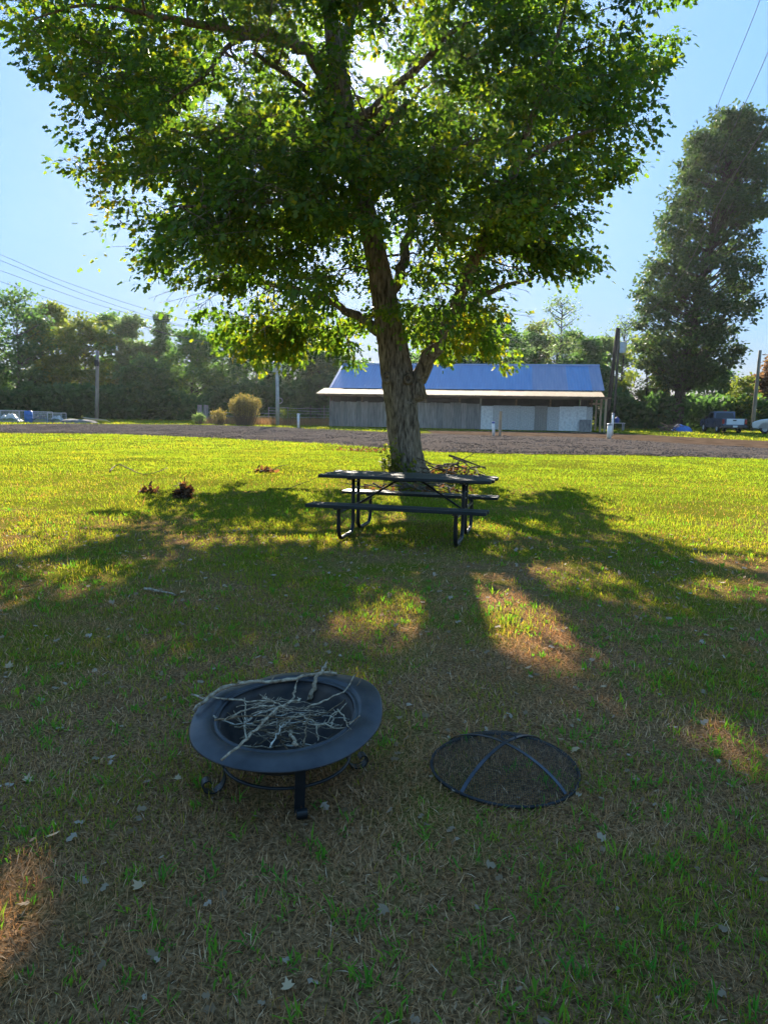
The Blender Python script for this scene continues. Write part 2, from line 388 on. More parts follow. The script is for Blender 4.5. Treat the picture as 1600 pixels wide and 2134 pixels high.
# straw / thatch lying nearly flat
sp = []
for y0, y1, dens, L, W in ((1.2, 3.2, 9500, .040, .0027), (3.2, 6, 3500, .044, .0038), (6, 10, 650, .05, .006), (10, 17, 150, .07, .010)):
    x, y = sample(y0, y1, dens); g = green_map(x, y)
    k = U(0, 1, len(x)) < np.clip(1.25-g*.9, .15, 1); x, y = x[k], y[k]; n = len(x)
    flow = vnoise(x, y, .3, 61)*12+rng.normal(0, 1.5, n)
    sp.append((x, y, L*U(.4, 1.7, n), W*U(.6, 1.3, n), U(.55, 1.5, n), flow, U(-.6, .6, n), U(-.6, .6, n), np.clip(rng.normal(.45, .22, n), 0, 1)))
lawn('dry_straw', M['straw'], sp, 'dead tan grass and thatch matted over the lawn', 'dry grass')
gp = []
for y0, y1, dens, L, W in ((1.2, 3.2, 6500, .030, .0032), (3.2, 6, 4200, .034, .0042), (6, 10, 1900, .038, .0065), (10, 16, 1050, .036, .0095), (16, 26, 520, .042, .016), (26, 46, 170, .055, .03)):
    x, y = sample(y0, y1, dens); g = green_map(x, y)
    k = (U(0, 1, len(x)) < np.clip((g-.45)*5.0, .04, 1)) & (U(0, 1, len(x)) > bare(x, y)); x, y = x[k], y[k]; n = len(x)
    gg = green_map(x, y)
    hs = .7+.9*vnoise(x, y, .6, 63)
    gp.append((x, y, L*hs*U(.5, 1.5, n), W*U(.7, 1.4, n), np.abs(rng.normal(.45, .42, n)), U(0, 2*PI, n), U(-.8, .8, n), U(0, .9, n),
               np.clip(.75-.55*(gg-.45)+rng.normal(0, .16, n), 0, 1)))
lawn('lawn_grass', M['grass_green'], gp, 'short green lawn grass lit yellow by the low sun', 'grass')
# broad green tufts
tp = []
for y0, y1, dens in ((1.25, 3.4, 150), (3.4, 6.5, 80), (6.5, 11, 16)):
    x, y = sample(y0, y1, dens); k = (vnoise(x, y, .9, 71, 2)+np.clip(x*.03, -.06, .1) > U(.3, .72, len(x))); x, y = x[k], y[k]
    m = rng.integers(3, 13, len(x)); X = np.repeat(x, m)+rng.normal(0, .016, m.sum()); Y = np.repeat(y, m)+rng.normal(0, .016, m.sum()); n = len(X)
    size = np.repeat(U(.4, 1.0, len(x))**1.3*1.5, m); far = np.interp(y0, [1.25, 6.5], [1, 1.6]); tt = np.repeat(U(.05, .8, len(x)), m)
    tp.append((X, Y, .052*size*U(.5, 1.3, n), (.0058*far*U(.6, 1.6, n)), np.abs(rng.normal(.45, .35, n)), U(0, 2*PI, n), U(-.5, .5, n), U(.1, .9, n), np.clip(tt+rng.normal(0, .1, n), 0, 1)))
lawn('grass_tufts', M['grass_tuft'], tp, 'bright green crabgrass tufts dotted through the dead thatch', 'grass')
# rough grass beyond the drive
x = U(-45, 60, 60000); y = U(34, 75, 60000); k = (y > far_y(x)+.2) & (np.abs(x) < .75*y) & ~((x > 2) & (x < 19) & (y < 53.5)) & ~((x > 19) & (y < np.interp(x, [19, 27], [46, 33])))
x, y = x[k], y[k]; n = len(x)
lawn('field_grass', M['grass_green'], [(x, y, .09*U(.5, 1.6, n), .05*U(.6, 1.4, n), np.abs(rng.normal(.2, .35, n)), U(0, 2*PI, n), U(-.8, .8, n), U(0, .6, n), np.clip(rng.normal(.6, .2, n), 0, 1))],
     'pale rough grass beyond the gravel drive', 'grass')

# ------------------------------------------------------------------ leaves in bulk
MAPLE = np.array([(0, 0), (.22, .06), (.50, .22), (.26, .34), (.36, .62), (.14, .56), (0, 1.0), (-.14, .56), (-.36, .62), (-.26, .34), (-.50, .22), (-.22, .06)])
def maple_tpl():
    z = -.25*np.abs(MAPLE[:, 0])**1.2 - .12*MAPLE[:, 1]**2
    v = np.column_stack([MAPLE, z]); v[0, 2] = .0
    v = np.vstack([v, [0, .3, .03]]); c = 12
    f = np.array([(c, i, (i+1) % 12) for i in range(12)])
    return v, f
MV, MF = maple_tpl()
# light version used for the mass of the crown
_o = [(0, 0), (.48, .25), (.19, .40), (.33, .74), (0, 1.05), (-.33, .74), (-.19, .40), (-.48, .25)]
LV = np.array([(x, y, -.16*abs(x)-.11*y*y) for x, y in _o])
LF = np.array([(0, i, i+1) for i in range(1, 7)])
QV = np.array([(0, 0, 0), (.34, .45, -.06), (0, 1, -.05), (-.34, .45, -.06)]); QF = np.array([(0, 1, 2), (0, 2, 3)])
def leaf_frames(tipdir, normal):
    y = tipdir/np.linalg.norm(tipdir, axis=1, keepdims=True)
    z = normal-y*np.sum(normal*y, 1, keepdims=True); z /= np.linalg.norm(z, axis=1, keepdims=True)+1e-9
    return np.stack([np.cross(y, z), y, z], 1)          # rows are local axes in world
def leaf_cloud(P, frames, size, TV, TF):
    v = np.einsum('kc,ncd->nkd', TV, frames)*size[:, None, None]+P[:, None, :]
    f = (TF[None]+np.arange(len(P))[:, None, None]*len(TV)).reshape(-1, TF.shape[1])
    return v.reshape(-1, 3), f

# ------------------------------------------------------------------ the big maple
maple = thing('maple_tree', 'big leafy maple with forked grey trunk standing behind the picnic table', 'tree', TREE)
TY = TREE.y
def limb_path(px):     # (x, y, width_px, depth offset)
    out = []
    for x, y, w, dy in px:
        p = at_y(x, y, TY+dy)-TREE; out.append((p, w*(TY+dy)/F_PX/2))
    return out
def smooth_path(pr, sub=4):
    P = [a for a, _ in pr]; Rr = [b for _, b in pr]; res = []
    for i in range(len(P)-1):
        p0, p1, p2, p3 = P[max(i-1, 0)], P[i], P[i+1], P[min(i+2, len(P)-1)]
        for k in range(sub):
            t = k/sub
            q = .5*((2*p1)+(p2-p0)*t+(2*p0-5*p1+4*p2-p3)*t*t+(3*p1-p0-3*p2+p3)*t**3)
            res.append((q, Rr[i]*(1-t)+Rr[i+1]*t))
    res.append((P[-1], Rr[-1])); return res
limbs_px = [
 ('trunk', [(850, 1004, 104, 0), (849, 990, 86, 0), (847, 968, 72, 0), (843, 920, 65, 0), (836, 850, 65, 0), (829, 800, 68, 0), (818, 730, 60, .0), (806, 660, 54, 0), (790, 570, 46, -.1), (772, 480, 42, -.2), (752, 400, 38, -.3), (735, 310, 36, -.4), (716, 200, 34, -.5), (695, 90, 31, -.5), (684, -60, 26, -.4), (690, -200, 17, -.2), (700, -330, 7, 0)]),
 ('limb', [(838, 900, 34, .0), (850, 845, 42, -.03), (875, 788, 36, -.1), (904, 728, 29, -.3), (932, 675, 26, -.5), (957, 620, 24, -.7), (985, 555, 25, -1), (1012, 485, 22, -1.2), (1055, 400, 19, -1.4), (1085, 310, 16, -1.6), (1125, 200, 12, -1.7), (1160, 80, 8, -1.8), (1185, -20, 4, -1.8)]),
 ('limb', [(790, 690, 26, 0), (760, 668, 20, .2), (720, 645, 16, .5), (670, 620, 14, .9), (600, 600, 11, 1.5), (520, 585, 8, 2.0), (430, 580, 5, 2.4)]),
 ('limb', [(806, 640, 24, 0), (828, 590, 22, .4), (845, 530, 20, .8), (862, 450, 17, 1.2), (880, 380, 13, 1.8), (905, 290, 9, 2.4), (930, 200, 5, 2.8)]),
 ('limb', [(945, 655, 18, -.6), (985, 630, 14, -.1), (1040, 600, 10, .5), (1110, 580, 6, 1.0)]),
 ('limb', [(768, 470, 20, -.2), (720, 440, 17, -.8), (650, 420, 14, -1.6), (560, 420, 11, -2.3), (450, 430, 7, -3), (360, 430, 4, -3.4)]),
 ('limb', [(738, 330, 22, -.4), (690, 300, 19, 0), (620, 286, 16, .6), (530, 290, 13, 1.2), (440, 285, 9, 1.8), (340, 270, 5, 2.3)]),
 ('limb', [(712, 190, 30, -.5), (670, 140, 27, -.7), (610, 90, 23, -.9), (540, 70, 20, -1.2), (460, 60, 16, -1.4), (370, 42, 13, -1.6), (280, 25, 9, -1.7), (180, 10, 6, -1.8), (70, 40, 3, -1.9)]),
 ('limb', [(545, 72, 13, -1.2), (480, 92, 9, -1.5), (430, 155, 7, -1.8), (365, 200, 4, -2.0)]),
 ('limb', [(738, 260, 22, -.4), (790, 215, 19, -1), (850, 160, 16, -1.8), (910, 95, 12, -2.5), (965, 50, 8, -3)]),
 ('limb', [(700, 110, 20, -.5), (735, 40, 17, .2), (790, -40, 14, .9), (870, -120, 9, 1.6), (960, -190, 5, 2.2)]),
 ('limb', [(690, 20, 18, -.5), (640, -60, 14, .3), (560, -130, 10, 1.2), (480, -180, 5, 2)]),
 ('limb', [(760, 430, 18, -.3), (815, 380, 16, .6), (900, 330, 12, 1.6), (1000, 290, 8, 2.6), (1100, 260, 4, 3.4)]),
 ('limb', [(745, 370, 18, -.3), (760, 310, 16, -1.5), (800, 260, 12, -3), (850, 210, 8, -4.4)]),
 ('limb', [(725, 250, 18, -.4), (660, 200, 15, -1.6), (590, 150, 11, -3), (530, 110, 7, -4.2)]),
 ('limb', [(1020, 470, 13, -1.2), (1080, 440, 10, -1.6), (1160, 425, 6, -2)]),
 ('limb', [(1075, 340, 12, -1.5), (1150, 300, 9, -1.6), (1240, 270, 5, -1.7)]),
]
nodes_p, nodes_r = [], []
for k, (nm, px) in enumerate(limbs_px):
    pr = smooth_path(limb_path(px), 5 if nm == 'trunk' else 4)
    mb = MB(); nS = 28 if nm == 'trunk' else 12
    pts = [p for p, _ in pr]; rad = [r for _, r in pr]
    if k: # wobble limbs
        pts = [pts[0]]+[p+Vector((random.gauss(0, .25), random.gauss(0, .25), random.gauss(0, .2)))*rad[i+1]*1.2 for i, p in enumerate(pts[1:])]
    mb.tube(pts, rad, nS)
    if nm == 'trunk':
        vs = []
        for i, q in enumerate(mb.v):
            ring, an = divmod(i, nS); a = 2*PI*an/nS; z = q[2]; c = pts[min(ring, len(pts)-1)]
            flare = max(0, 1-z/.7)
            s = 1+.06*math.sin(3*a+z*.6)+.04*math.sin(5*a-z*1.1)+.04*random.uniform(-1, 1)+flare*flare*.22*max(0, math.sin(4*a+1))
            d = Vector(q)-c; vs.append(tuple(c+d*s))
        mb.v = vs
    mb.build(nm, M['bark'], maple, smooth=True)
    for p, r in pr:
        if p.z > 2.6: nodes_p.append(p); nodes_r.append(r)
# bark scars where old limbs were cut
for x, y in ((806, 788), (850, 789)):
    p = at_y(x, y, TY-.36)-TREE; mb = MB()
    prof = [(.02, .0), (.045, .02), (.07, .035), (.10, .02), (.12, -.03)]
    mb.lathe([(r, z) for r, z in prof], 14); rot = Matrix.Rotation(PI/2, 3, 'X')
    mb.v = [tuple(rot @ Vector((v[0], v[1]*1.25, v[2]))+p) for v in mb.v]; mb.build('branch_scar', M['bark'], maple, smooth=True)

# crown envelope from half widths at heights (metres from the trunk axis)
rowz = lambda y: at_y(800, y, TY).z
lefts = [(735, -3.0), (690, -4.6), (620, -5.6), (530, -6.5), (400, -7.3), (270, -7.9), (150, -8.2), (40, -9.9), (-60, -9.6), (-160, -6.8), (-260, -3.6), (-330, -1)]
rights = [(735, 1.6), (690, 2.5), (640, 3.3), (560, 4.3), (470, 5.2), (330, 6.1), (200, 6.8), (100, 7.1), (0, 7.4), (-90, 7.0), (-180, 5.6), (-260, 3.6), (-330, 1)]
lz = np.array([rowz(y) for y, _ in lefts]); lx = np.array([x for _, x in lefts]); rz_ = np.array([rowz(y) for y, _ in rights]); rx_ = np.array([x for _, x in rights])
XC = -.9
zlo, zhi = lz[0], lz[-1]
def env_ok(p):
    z = p[2]
    if z < zlo or z > zhi: return None
    l = np.interp(z, lz, lx)-XC; r = np.interp(z, rz_, rx_)-XC
    dx = p[0]-XC; dy = p[1]-TY-.2; rx = -l if dx < 0 else r; ry = (r-l)*.5*.92*(np.interp(z, [3, 5.5, 8], [.42, .62, 1]) if dy > 0 else 1)
    return math.hypot(dx/rx, dy/ry)
sprays = []
tries = 0
while len(sprays) < 670 and tries < 60000:
    tries += 1
    p = np.array([U(-9.5, 8), U(TY-8.5, TY+8.5), U(zlo, zhi)]); e = env_ok(p)
    if e is None or e > .86: continue
    if U() > .07+.93*e**2.2: continue                      # leaves live towards the outside
    if p[2] < 3.6 and math.hypot(p[0]-TREE.x, p[1]-TY) < 1.6: continue
    if e < .72 and p[2] < 4.4 and U() < .7: continue      # open under the crown
    dmin = min((np.sum(((p-q)/np.array([1, 1, .62]))**2) for q, *_ in sprays), default=9)
    if dmin < .46**2: continue
    out = np.array([p[0]-TREE.x, p[1]-TY, 0]); out /= np.linalg.norm(out)+1e-6
    d = out+rng.normal(0, .35, 3)*np.array([1, 1, .6])+np.array([0, 0, np.interp(p[2], [3, 6, 10, 14], [-.45, -.1, .15, .5])]); d /= np.linalg.norm(d)
    sprays.append((p, d, U(.7, 1.25)))
for _ in range(34):      # low hanging sprays behind the trunk that catch the sun
    p = np.array([U(-4.4, -.9), U(17.6, 20.6), U(3.1, 4.0)]); sprays.append((p, np.array([U(-1, .2), U(-.4, .6), -.55]), U(.6, .95)))
for _ in range(26):
    p = np.array([U(.9, 3.3), U(17.8, 20.8), U(3.2, 4.2)]); sprays.append((p, np.array([U(-.2, 1), U(-.4, .6), -.5]), U(.6, .95)))
for _ in range(24):
    p = np.array([U(-5, -1.4), U(15.2, 18.6), U(4.1, 5.5)]); sprays.append((p, np.array([U(-1, -.2), U(-.8, .4), -.25]), U(.8, 1.15)))
for _ in range(14):
    p = np.array([U(2.2, 4.2), U(15.4, 18.4), U(4.2, 5.5)]); sprays.append((p, np.array([U(.2, 1), U(-.8, .4), -.25]), U(.8, 1.1)))
ad = 0
while ad < 66:           # sprays added to the crown to shade the ground round the fire pit
    z = U(4.8, 9.2); gx0, gy0 = (U(-2.6, 2.9), U(.9, 4.6)) if ad < 44 else (U(-1.6, 0), U(1.3, 2.4))
    p = np.array([gx0+SUN_DIR.x/SUN_DIR.z*z, gy0+SUN_DIR.y/SUN_DIR.z*z, z]); e = env_ok(p)
    if e is None or e > .9: continue
    out = np.array([p[0]-TREE.x, p[1]-TY, 0]); out /= np.linalg.norm(out)+1e-6; sprays.append((p, out+rng.normal(0, .3, 3), U(.8, 1.2))); ad += 1
sprays = [(p, d/np.linalg.norm(d), q) for p, d, q in sprays]
mb_tw = MB(); node_arr = np.array([tuple(p) for p in nodes_p])+np.array(TREE); node_rad = np.array(nodes_r)
order = sorted(sprays, key=lambda s: float(np.min(np.sum((node_arr-s[0])**2, 1))))
LP, LT, LN, LS, LTi = [], [], [], [], []
for p, d, s in order:
    L = 1.05*s; base = p-d*L*.75; tip = p+d*L*.8
    dist = np.sum((node_arr-base)**2, 1)+np.where(node_arr[:, 2] > base[2]+.6, 3.0, 0); j = int(np.argmin(dist)); q = node_arr[j]
    mid = (q+base)/2+np.array([0, 0, -.08*np.linalg.norm(base-q)]); r0 = min(node_rad[j]*.7, .02+.012*math.sqrt(dist[j]))
    pts = [q, (q+mid)/2+rng.normal(0, .05, 3), mid+rng.normal(0, .06, 3), base, p, tip]
    mb_tw.tube([Vector(a)-TREE for a in pts], [r0, r0*.85, r0*.7, max(r0*.5, .008), .006, .003], 5, cap=False)
    if dist[j] > .5:
        node_arr = np.vstack([node_arr, [mid, base]]); node_rad = np.append(node_rad, [r0*.7, max(r0*.5, .01)])
    nl = int(205*s*(1.0 if p[2] > 4 else .85))
    side = np.cross(d, [0, 0, 1]); side /= np.linalg.norm(side)+1e-9; upv = np.cross(side, d)
    # leaves grouped on small side twigs
    nt_ = 13; tw_t = U(-.9, 1, nt_); ctr = p+np.outer(tw_t*L*.85, d)+np.outer(rng.normal(0, .30*s, nt_)*(1.1-.5*np.abs(tw_t)), side)+np.outer(rng.normal(-.05, .14*s, nt_), upv)
    for c in ctr[:8]:
        a = p+d*np.clip(np.dot(c-p, d)-.2, -.9*L, .8*L)
        mb_tw.tube([Vector(a)-TREE, Vector((a+c)/2+[0, 0, .03])-TREE, Vector(c)-TREE], [.006, .005, .003], 3, cap=False)
    ci = rng.integers(0, nt_, nl); P = ctr[ci]+rng.normal(0, 1, (nl, 3))*np.array([.135, .135, .085])*s
    o = P-ctr[ci]+d*.12+rng.normal(0, .05, (nl, 3)); o[:, 2] -= U(.03, .22, nl)
    nrm = np.array([0, 0, 1.0])+rng.normal(0, .55, (nl, 3))
    LP.append(P); LT.append(o); LN.append(nrm); LS.append(U(.085, .155, nl)); LTi.append(np.clip(rng.normal(.45, .17, nl)+rng.normal(0, .12)+(.12 if p[2] < 4.2 else 0), 0, 1))  # low sprays tinted yellower: backlit glow put into the leaf colour
LP, LT, LN, LS, LTi = map(np.concatenate, (LP, LT, LN, LS, LTi))
# sprouts and vine leaves hugging the upper trunk
tn = [(p, r) for p, r in zip(nodes_p, nodes_r) if p.z > 3.6][:70]
P_, T_ = [], []
for p, r in tn:
    for _ in range(26):
        a = U(0, 2*PI); dd = np.array([math.cos(a), math.sin(a), U(-.5, .3)]); P_.append(np.array(TREE+p)+dd*(r+U(.02, .3))+rng.normal(0, .08, 3)); T_.append(dd+[0, 0, -.6])
n = len(P_); LP = np.vstack([LP, P_]); LT = np.vstack([LT, T_]); LN = np.vstack([LN, np.array([0, 0, 1])+rng.normal(0, .6, (n, 3))]); LS = np.append(LS, U(.07, .12, n)); LTi = np.append(LTi, np.clip(rng.normal(.35, .12, n), 0, 1))
cl = .5*vnoise(LP[:, 0]+.5*LP[:, 1], LP[:, 2]*1.5, 1.0, 81, 2)+.5*vnoise(LP[:, 1]-.5*LP[:, 0]+40, LP[:, 2]*1.5, 1.0, 82, 2)
airy = (cl < .40) & (U(0, 1, len(LP)) < np.clip((.40-cl)*9, 0, .9)) & (LP[:, 2] > 4)
# gaps in the crown through which the low sun reaches the lawn
SD = np.array(SUN_DIR); G = LP-SD*(LP[:, 2:3]/SD[2]); keep = np.ones(len(LP), bool)
for gx_, gy_, rx, ry in ((-2.2, -.4, .7, .9), (-.6, -.7, .5, .8), (.7, -.6, .4, .8)):
    keep &= ~((((G[:, 0]-gx_)/rx)**2+((G[:, 1]-gy_)/ry)**2 < U(.6, 1.3, len(LP))) & (U(0, 1, len(LP)) < .72))
for px, py, rx, ry, pr_k in ((0, 1130, 1.4, 1.0, .95), (120, 1095, .9, .8, .95), (1450, 1110, 1.2, .9, .95), (1590, 1170, .9, .8, .95), (1340, 1070, .7, .6, .9), (1115, 1330, .34, .85, .95), (1060, 1268, .25, .4, .95), (1220, 1200, .62, .55, .95), (740, 1300, .30, .45, .85), (860, 1280, .28, .45, .85), (820, 1340, .25, .3, .7), (1530, 1570, .2, .42, .95), (0, 1880, .10, .22, .97),
                             (-40, 2010, .16, .4, .97), (640, 1120, .5, .45, .9), (780, 1110, .4, .5, .8), (1040, 1100, .55, .6, .9), (450, 1120, .8, .6, .9), (1560, 1235, .8, .5, .9), (480, 1420, .14, .14, .9), (930, 1430, .2, .3, .6), (1330, 1400, .25, .4, .5), (40, 1220, 1.0, .8, .9), (1000, 1470, .12, .2, .6), (1500, 1680, .1, .2, .8)):
    c = gnd(px, py); q = ((G[:, 0]-c.x)/rx)**2+((G[:, 1]-c.y)/ry)**2
    keep &= ~((q < U(.7, 1.3, len(LP))) & (U(0, 1, len(LP)) < pr_k))
ux, uy, _ = project(LP)      # upper crown leaves cut out along camera rays so the sun glow shows
for cx_, cy_, rx, ry in ((505, 108, 55, 45), (632, 150, 42, 55), (748, 135, 30, 60), (450, 225, 30, 35), (1045, 335, 18, 16), (530, 345, 26, 14)):
    keep &= ~((((ux-cx_)/rx)**2+((uy-cy_)/ry)**2 < U(.5, 1.3, len(LP))) & (U(0, 1, len(LP)) < .78))
k = ~((LP[:, 2] < 2.45)) & keep & ~airy; LP, LT, LN, LS, LTi = LP[k], LT[k], LN[k], LS[k], LTi[k]
mb_tw.build('twigs', M['bark'], maple, smooth=True)['kind'] = 'stuff'
qx, qy, qz = project(LP); vis = (qx > 10) & (qx < 1590) & (qy > 5) & (qy < 900)
sel = np.argsort(np.where(vis, qz/LS, 1e9))[:300]; rest = np.ones(len(LP), bool); rest[sel] = False
fr = leaf_frames(LT, LN)
v, f = leaf_cloud(LP[rest]-np.array(TREE), fr[rest], LS[rest], LV, LF)
o = link('foliage', np_mesh('foliage', v, [f], M['maple_leaf'], {'tint': np.repeat(LTi[rest], len(LV))}, smooth=False), maple); o['kind'] = 'stuff'
lm = [np_mesh('leaf', MV, [MF], M['maple_leaf'], {'tint': np.full(len(MV), t)}) for t in (.3, .42, .55)]
for i in sel:
    o = link('leaf', lm[int(i) % 3], maple); fm = fr[i]
    mt = Matrix(((fm[0][0], fm[1][0], fm[2][0]), (fm[0][1], fm[1][1], fm[2][1]), (fm[0][2], fm[1][2], fm[2][2])))
    o.matrix_basis = Matrix.Translation(Vector(LP[i])-TREE) @ (mt*float(LS[i])).to_4x4()

# ------------------------------------------------------------------ background trees
def far_tree(label, px, Y, top, half_px, mat, cat='tree', name='broadleaf_tree', low=.12, n_leaf=8000, leaf=.42, gaps=.0, group='trees of the wood edge', shape='oval', trunk_r=None, base_z=0, lean=0, ywid=.9):
    b = at_y(px, 900, Y); b.z = base_z; htop = at_y(px, top, Y).z; H_ = htop; R_ = half_px*Y/F_PX*(1.3 if name == 'broadleaf_tree' else 1)
    t = thing(name, label, cat, b, 0, group)
    tr = trunk_r or max(.09, H_*.014)
    mb = MB(); pts = [Vector((lean*(i/6)**1.3+random.gauss(0, .05), random.gauss(0, .05), H_*.92*i/6)) for i in range(7)]
    mb.tube(pts, [tr*(1.25 if i == 0 else 1-i/7.2) for i in range(7)], 8); mb.build('trunk', M['bark_far'], t, smooth=True)
    z0 = H_*low; ncl = int((34+44*R_*H_/60)*(3.2 if name == 'oak_tree' else 1)); C_ = []
    mbb = MB()
    while len(C_) < ncl:
        z = U(z0, H_*.98); u = (z-z0)/(H_-z0)
        if shape == 'oval': w = math.sin(PI*min(1, (u*.86+.14)))**.6
        elif shape == 'cone': w = (1-u)**.75*.95+.06
        elif shape == 'top': w = math.sin(PI*min(1, u*.8+.18))**.5
        else: w = np.interp(u, *shape)
        a = U(0, 2*PI); rr = R_*w*math.sqrt(U(.05, 1))*.9
        C_.append((np.array([math.cos(a)*rr+lean*(z/H_)**1.3, math.sin(a)*rr*ywid, z]), U(.55, 1.1)*(.35+.16*R_)*(.68 if name == 'oak_tree' else 1)))
    P, Tt, Nn = [], [], []
    for c, s in C_:
        if random.random() < gaps: continue
        q = np.array([lean*(c[2]/H_)**1.3, 0, max(c[2]-.5*np.hypot(c[0], c[1])-.3, z0*.8)])
        mbb.tube([Vector(q), Vector((q+c)/2+[0, 0, -.1]), Vector(c)], ([tr*.3, tr*.2, .02] if name != 'oak_tree' else [.06, .05, .02]), 4, cap=False)
        m = max(20, int(n_leaf/ncl)); g = rng.normal(0, 1, (m, 3)); g /= np.linalg.norm(g, axis=1, keepdims=True); g *= U(.1, 1, (m, 1))**.6*U(.6, 1.55, (m, 1))
        P.append(c+g*np.array([1, 1, .62])*s*1.2); Tt.append(g*np.array([1, 1, .4])+rng.normal(0, .5, (m, 3))+[0, 0, -.25]); Nn.append(np.array([0, 0, 1])+rng.normal(0, .6, (m, 3)))
    mbb.build('branches', M['bark_far'], t)['kind'] = 'stuff'
    P = np.concatenate(P); Tt = np.concatenate(Tt); Nn = np.concatenate(Nn); n = len(P); S = leaf*U(.6, 1.3, n)
    v, f = leaf_cloud(P, leaf_frames(Tt, Nn), S, QV, QF)
    o = link('crown', np_mesh('crown', v, [f], mat, {'tint': np.repeat(np.clip(rng.normal(.45, .18, n), 0, 1), 4)}), t); o['kind'] = 'stuff'
    return t
D, Mi, Ye, Pa, Re = M['leaf_dark'], M['leaf_mid'], M['leaf_yellow'], M['leaf_pale'], M['leaf_red']
OAK_SHAPE = ([0, .06, .2, .35, .55, .75, .9, 1.0], [.35, .75, 1.0, 1.0, .88, .80, .66, .30])
for a in [
 ('dark full tree cut off by the left photo edge', -45, 80, 640, 75, D, {}),
 ('tallest dark green tree at the far left above the junk heap', 48, 78, 602, 72, D, dict(n_leaf=5200)),
 ('olive green tree just right of the tallest far left tree', 118, 84, 632, 48, Ye, dict(low=.3)),
 ('yellowish olive tree rising behind the pale wooden pole', 183, 80, 662, 62, Ye, dict(low=.2)),
 ('mid green tree right of the pale wooden pole', 240, 86, 652, 48, Mi, {}),
 ('slim pale green tree with feathery top left of the dark pine', 283, 82, 656, 30, Pa, dict(gaps=.2, low=.35)),
 ('small dark tree with a bare trunk against bright sky gaps on the left', 303, 76, 745, 42, D, dict(low=.30, gaps=.25)),
 ('dark pine with spiky top at the left edge of the maple crown', 346, 84, 652, 44, D, dict(shape='cone', name='pine_tree', cat='pine', low=.2, gaps=.1)),
 ('bushy green tree behind the hanging cable on the left', 402, 80, 690, 60, Mi, {}),
 ('rounded green tree behind the clipped tan bush', 468, 82, 688, 62, Mi, dict(n_leaf=5000)),
 ('dark tree directly left of the transformer pole', 535, 80, 690, 58, D, dict(n_leaf=5000)),
 ('dark tree directly right of the transformer pole', 618, 82, 690, 55, D, {}),
 ('tall thin trunked dark tree left of the barn roof', 664, 78, 668, 42, D, dict(low=.45, gaps=.15, trunk_r=.3)),
 ('paler green tree at the left end of the barn', 708, 84, 738, 42, Pa, {}),
 ('low round green tree behind the left half of the barn roof', 752, 80, 756, 46, Mi, {}),
 ('green tree behind the maple trunk over the barn ridge', 845, 86, 735, 50, Mi, {}),
 ('dark tree seen between the fork of the maple trunk', 905, 82, 705, 50, D, {}),
 ('dark green tree over the barn right of the forked limb', 965, 80, 665, 55, D, {}),
 ('broad dark tree over the middle of the barn roof', 1035, 82, 655, 55, D, dict(gaps=.1)),
 ('mid green tree behind the right half of the barn', 1092, 88, 690, 46, Mi, {}),
 ('tall airy pale tree with visible trunk above the barn', 1158, 78, 612, 46, Pa, dict(low=.3, gaps=.3, n_leaf=2600, leaf=.26)),
 ('dark compact tree at the right end of the barn ridge', 1213, 76, 705, 38, D, dict(low=.05)),
 ('mid green tree between the airy tree and the barn ridge end', 1185, 86, 690, 42, Mi, dict(low=.2, gaps=.1)),
 ('pale green tree behind the right barn corner and the dark poles', 1250, 84, 702, 44, Pa, dict(low=.2, gaps=.1)),
 ('olive tree left of the airy tree above the barn', 1110, 90, 668, 40, Ye, dict(low=.25, gaps=.1)),
 ('thin airy tree behind the two dark leaning poles', 1288, 80, 650, 50, Pa, dict(low=.3, gaps=.35, n_leaf=2200, leaf=.26)),
 ('yellow green tree between the dark poles and the tall oak', 1340, 72, 700, 46, Ye, dict(low=.05, n_leaf=4200)),
 ('dark leafy tree filling the gap behind the pickup truck', 1475, 86, 770, 62, D, dict(low=.05)),
 ('small bright yellow green tree behind the pickup tailgate', 1543, 72, 785, 29, Ye, dict(low=.03, n_leaf=2600, leaf=.28)),
 ('reddish brown tree behind the pole at the right photo edge', 1605, 76, 738, 40, Re, dict(low=.05)),
 ('dark green tree beyond the right edge pole', 1665, 84, 720, 60, D, {}),
]:
    far_tree(*a[:6], **a[6])
far_tree('tall dark oak with pillar crown on a bare trunk at right', 1405, 68, 218, 128, M['leaf_oak'], name='oak_tree', low=.145, n_leaf=46000, leaf=.36, gaps=.0, group=None, shape=OAK_SHAPE, trunk_r=.55, lean=3.4, ywid=1)

# undergrowth along the wood edge (one mass)
P, Tt, Nn = [], [], []
for (x0, x1, y0, top0, top1, dens) in ((-160, 430, 76, 830, 826, 30), (430, 700, 78, 815, 800, 26), (690, 1260, 76, 800, 770, 16), (1250, 1420, 70, 835, 820, 28), (1420, 1720, 74, 828, 820, 26)):
    n = int((x1-x0)*dens*1.0); px = U(x0, x1, n); yy = y0+U(-3, 5, n)
    t = (px-x0)/(x1-x0); top = top0+(top1-top0)*t+(vnoise(px, px*0, 38, 91, 2)-.5)*46
    ht = EYE+(857-top)/F_PX*yy; z = ht*U(0, 1, n)**.8
    P.append(np.stack([(px-800)/F_PX*yy, yy, z], -1))
P = np.concatenate(P); n = len(P)
v, f = leaf_cloud(P, leaf_frames(rng.normal(0, 1, (n, 3)), np.array([0, 0, 1])+rng.normal(0, .7, (n, 3))), U(.35, .75, n), QV, QF)
tag(link('undergrowth', np_mesh('undergrowth', v, [f], D, {'tint': np.repeat(np.clip(rng.normal(.3, .2, n), 0, 1), 4)})), 'dark tangled undergrowth along the foot of the wood', 'undergrowth', kind='stuff')

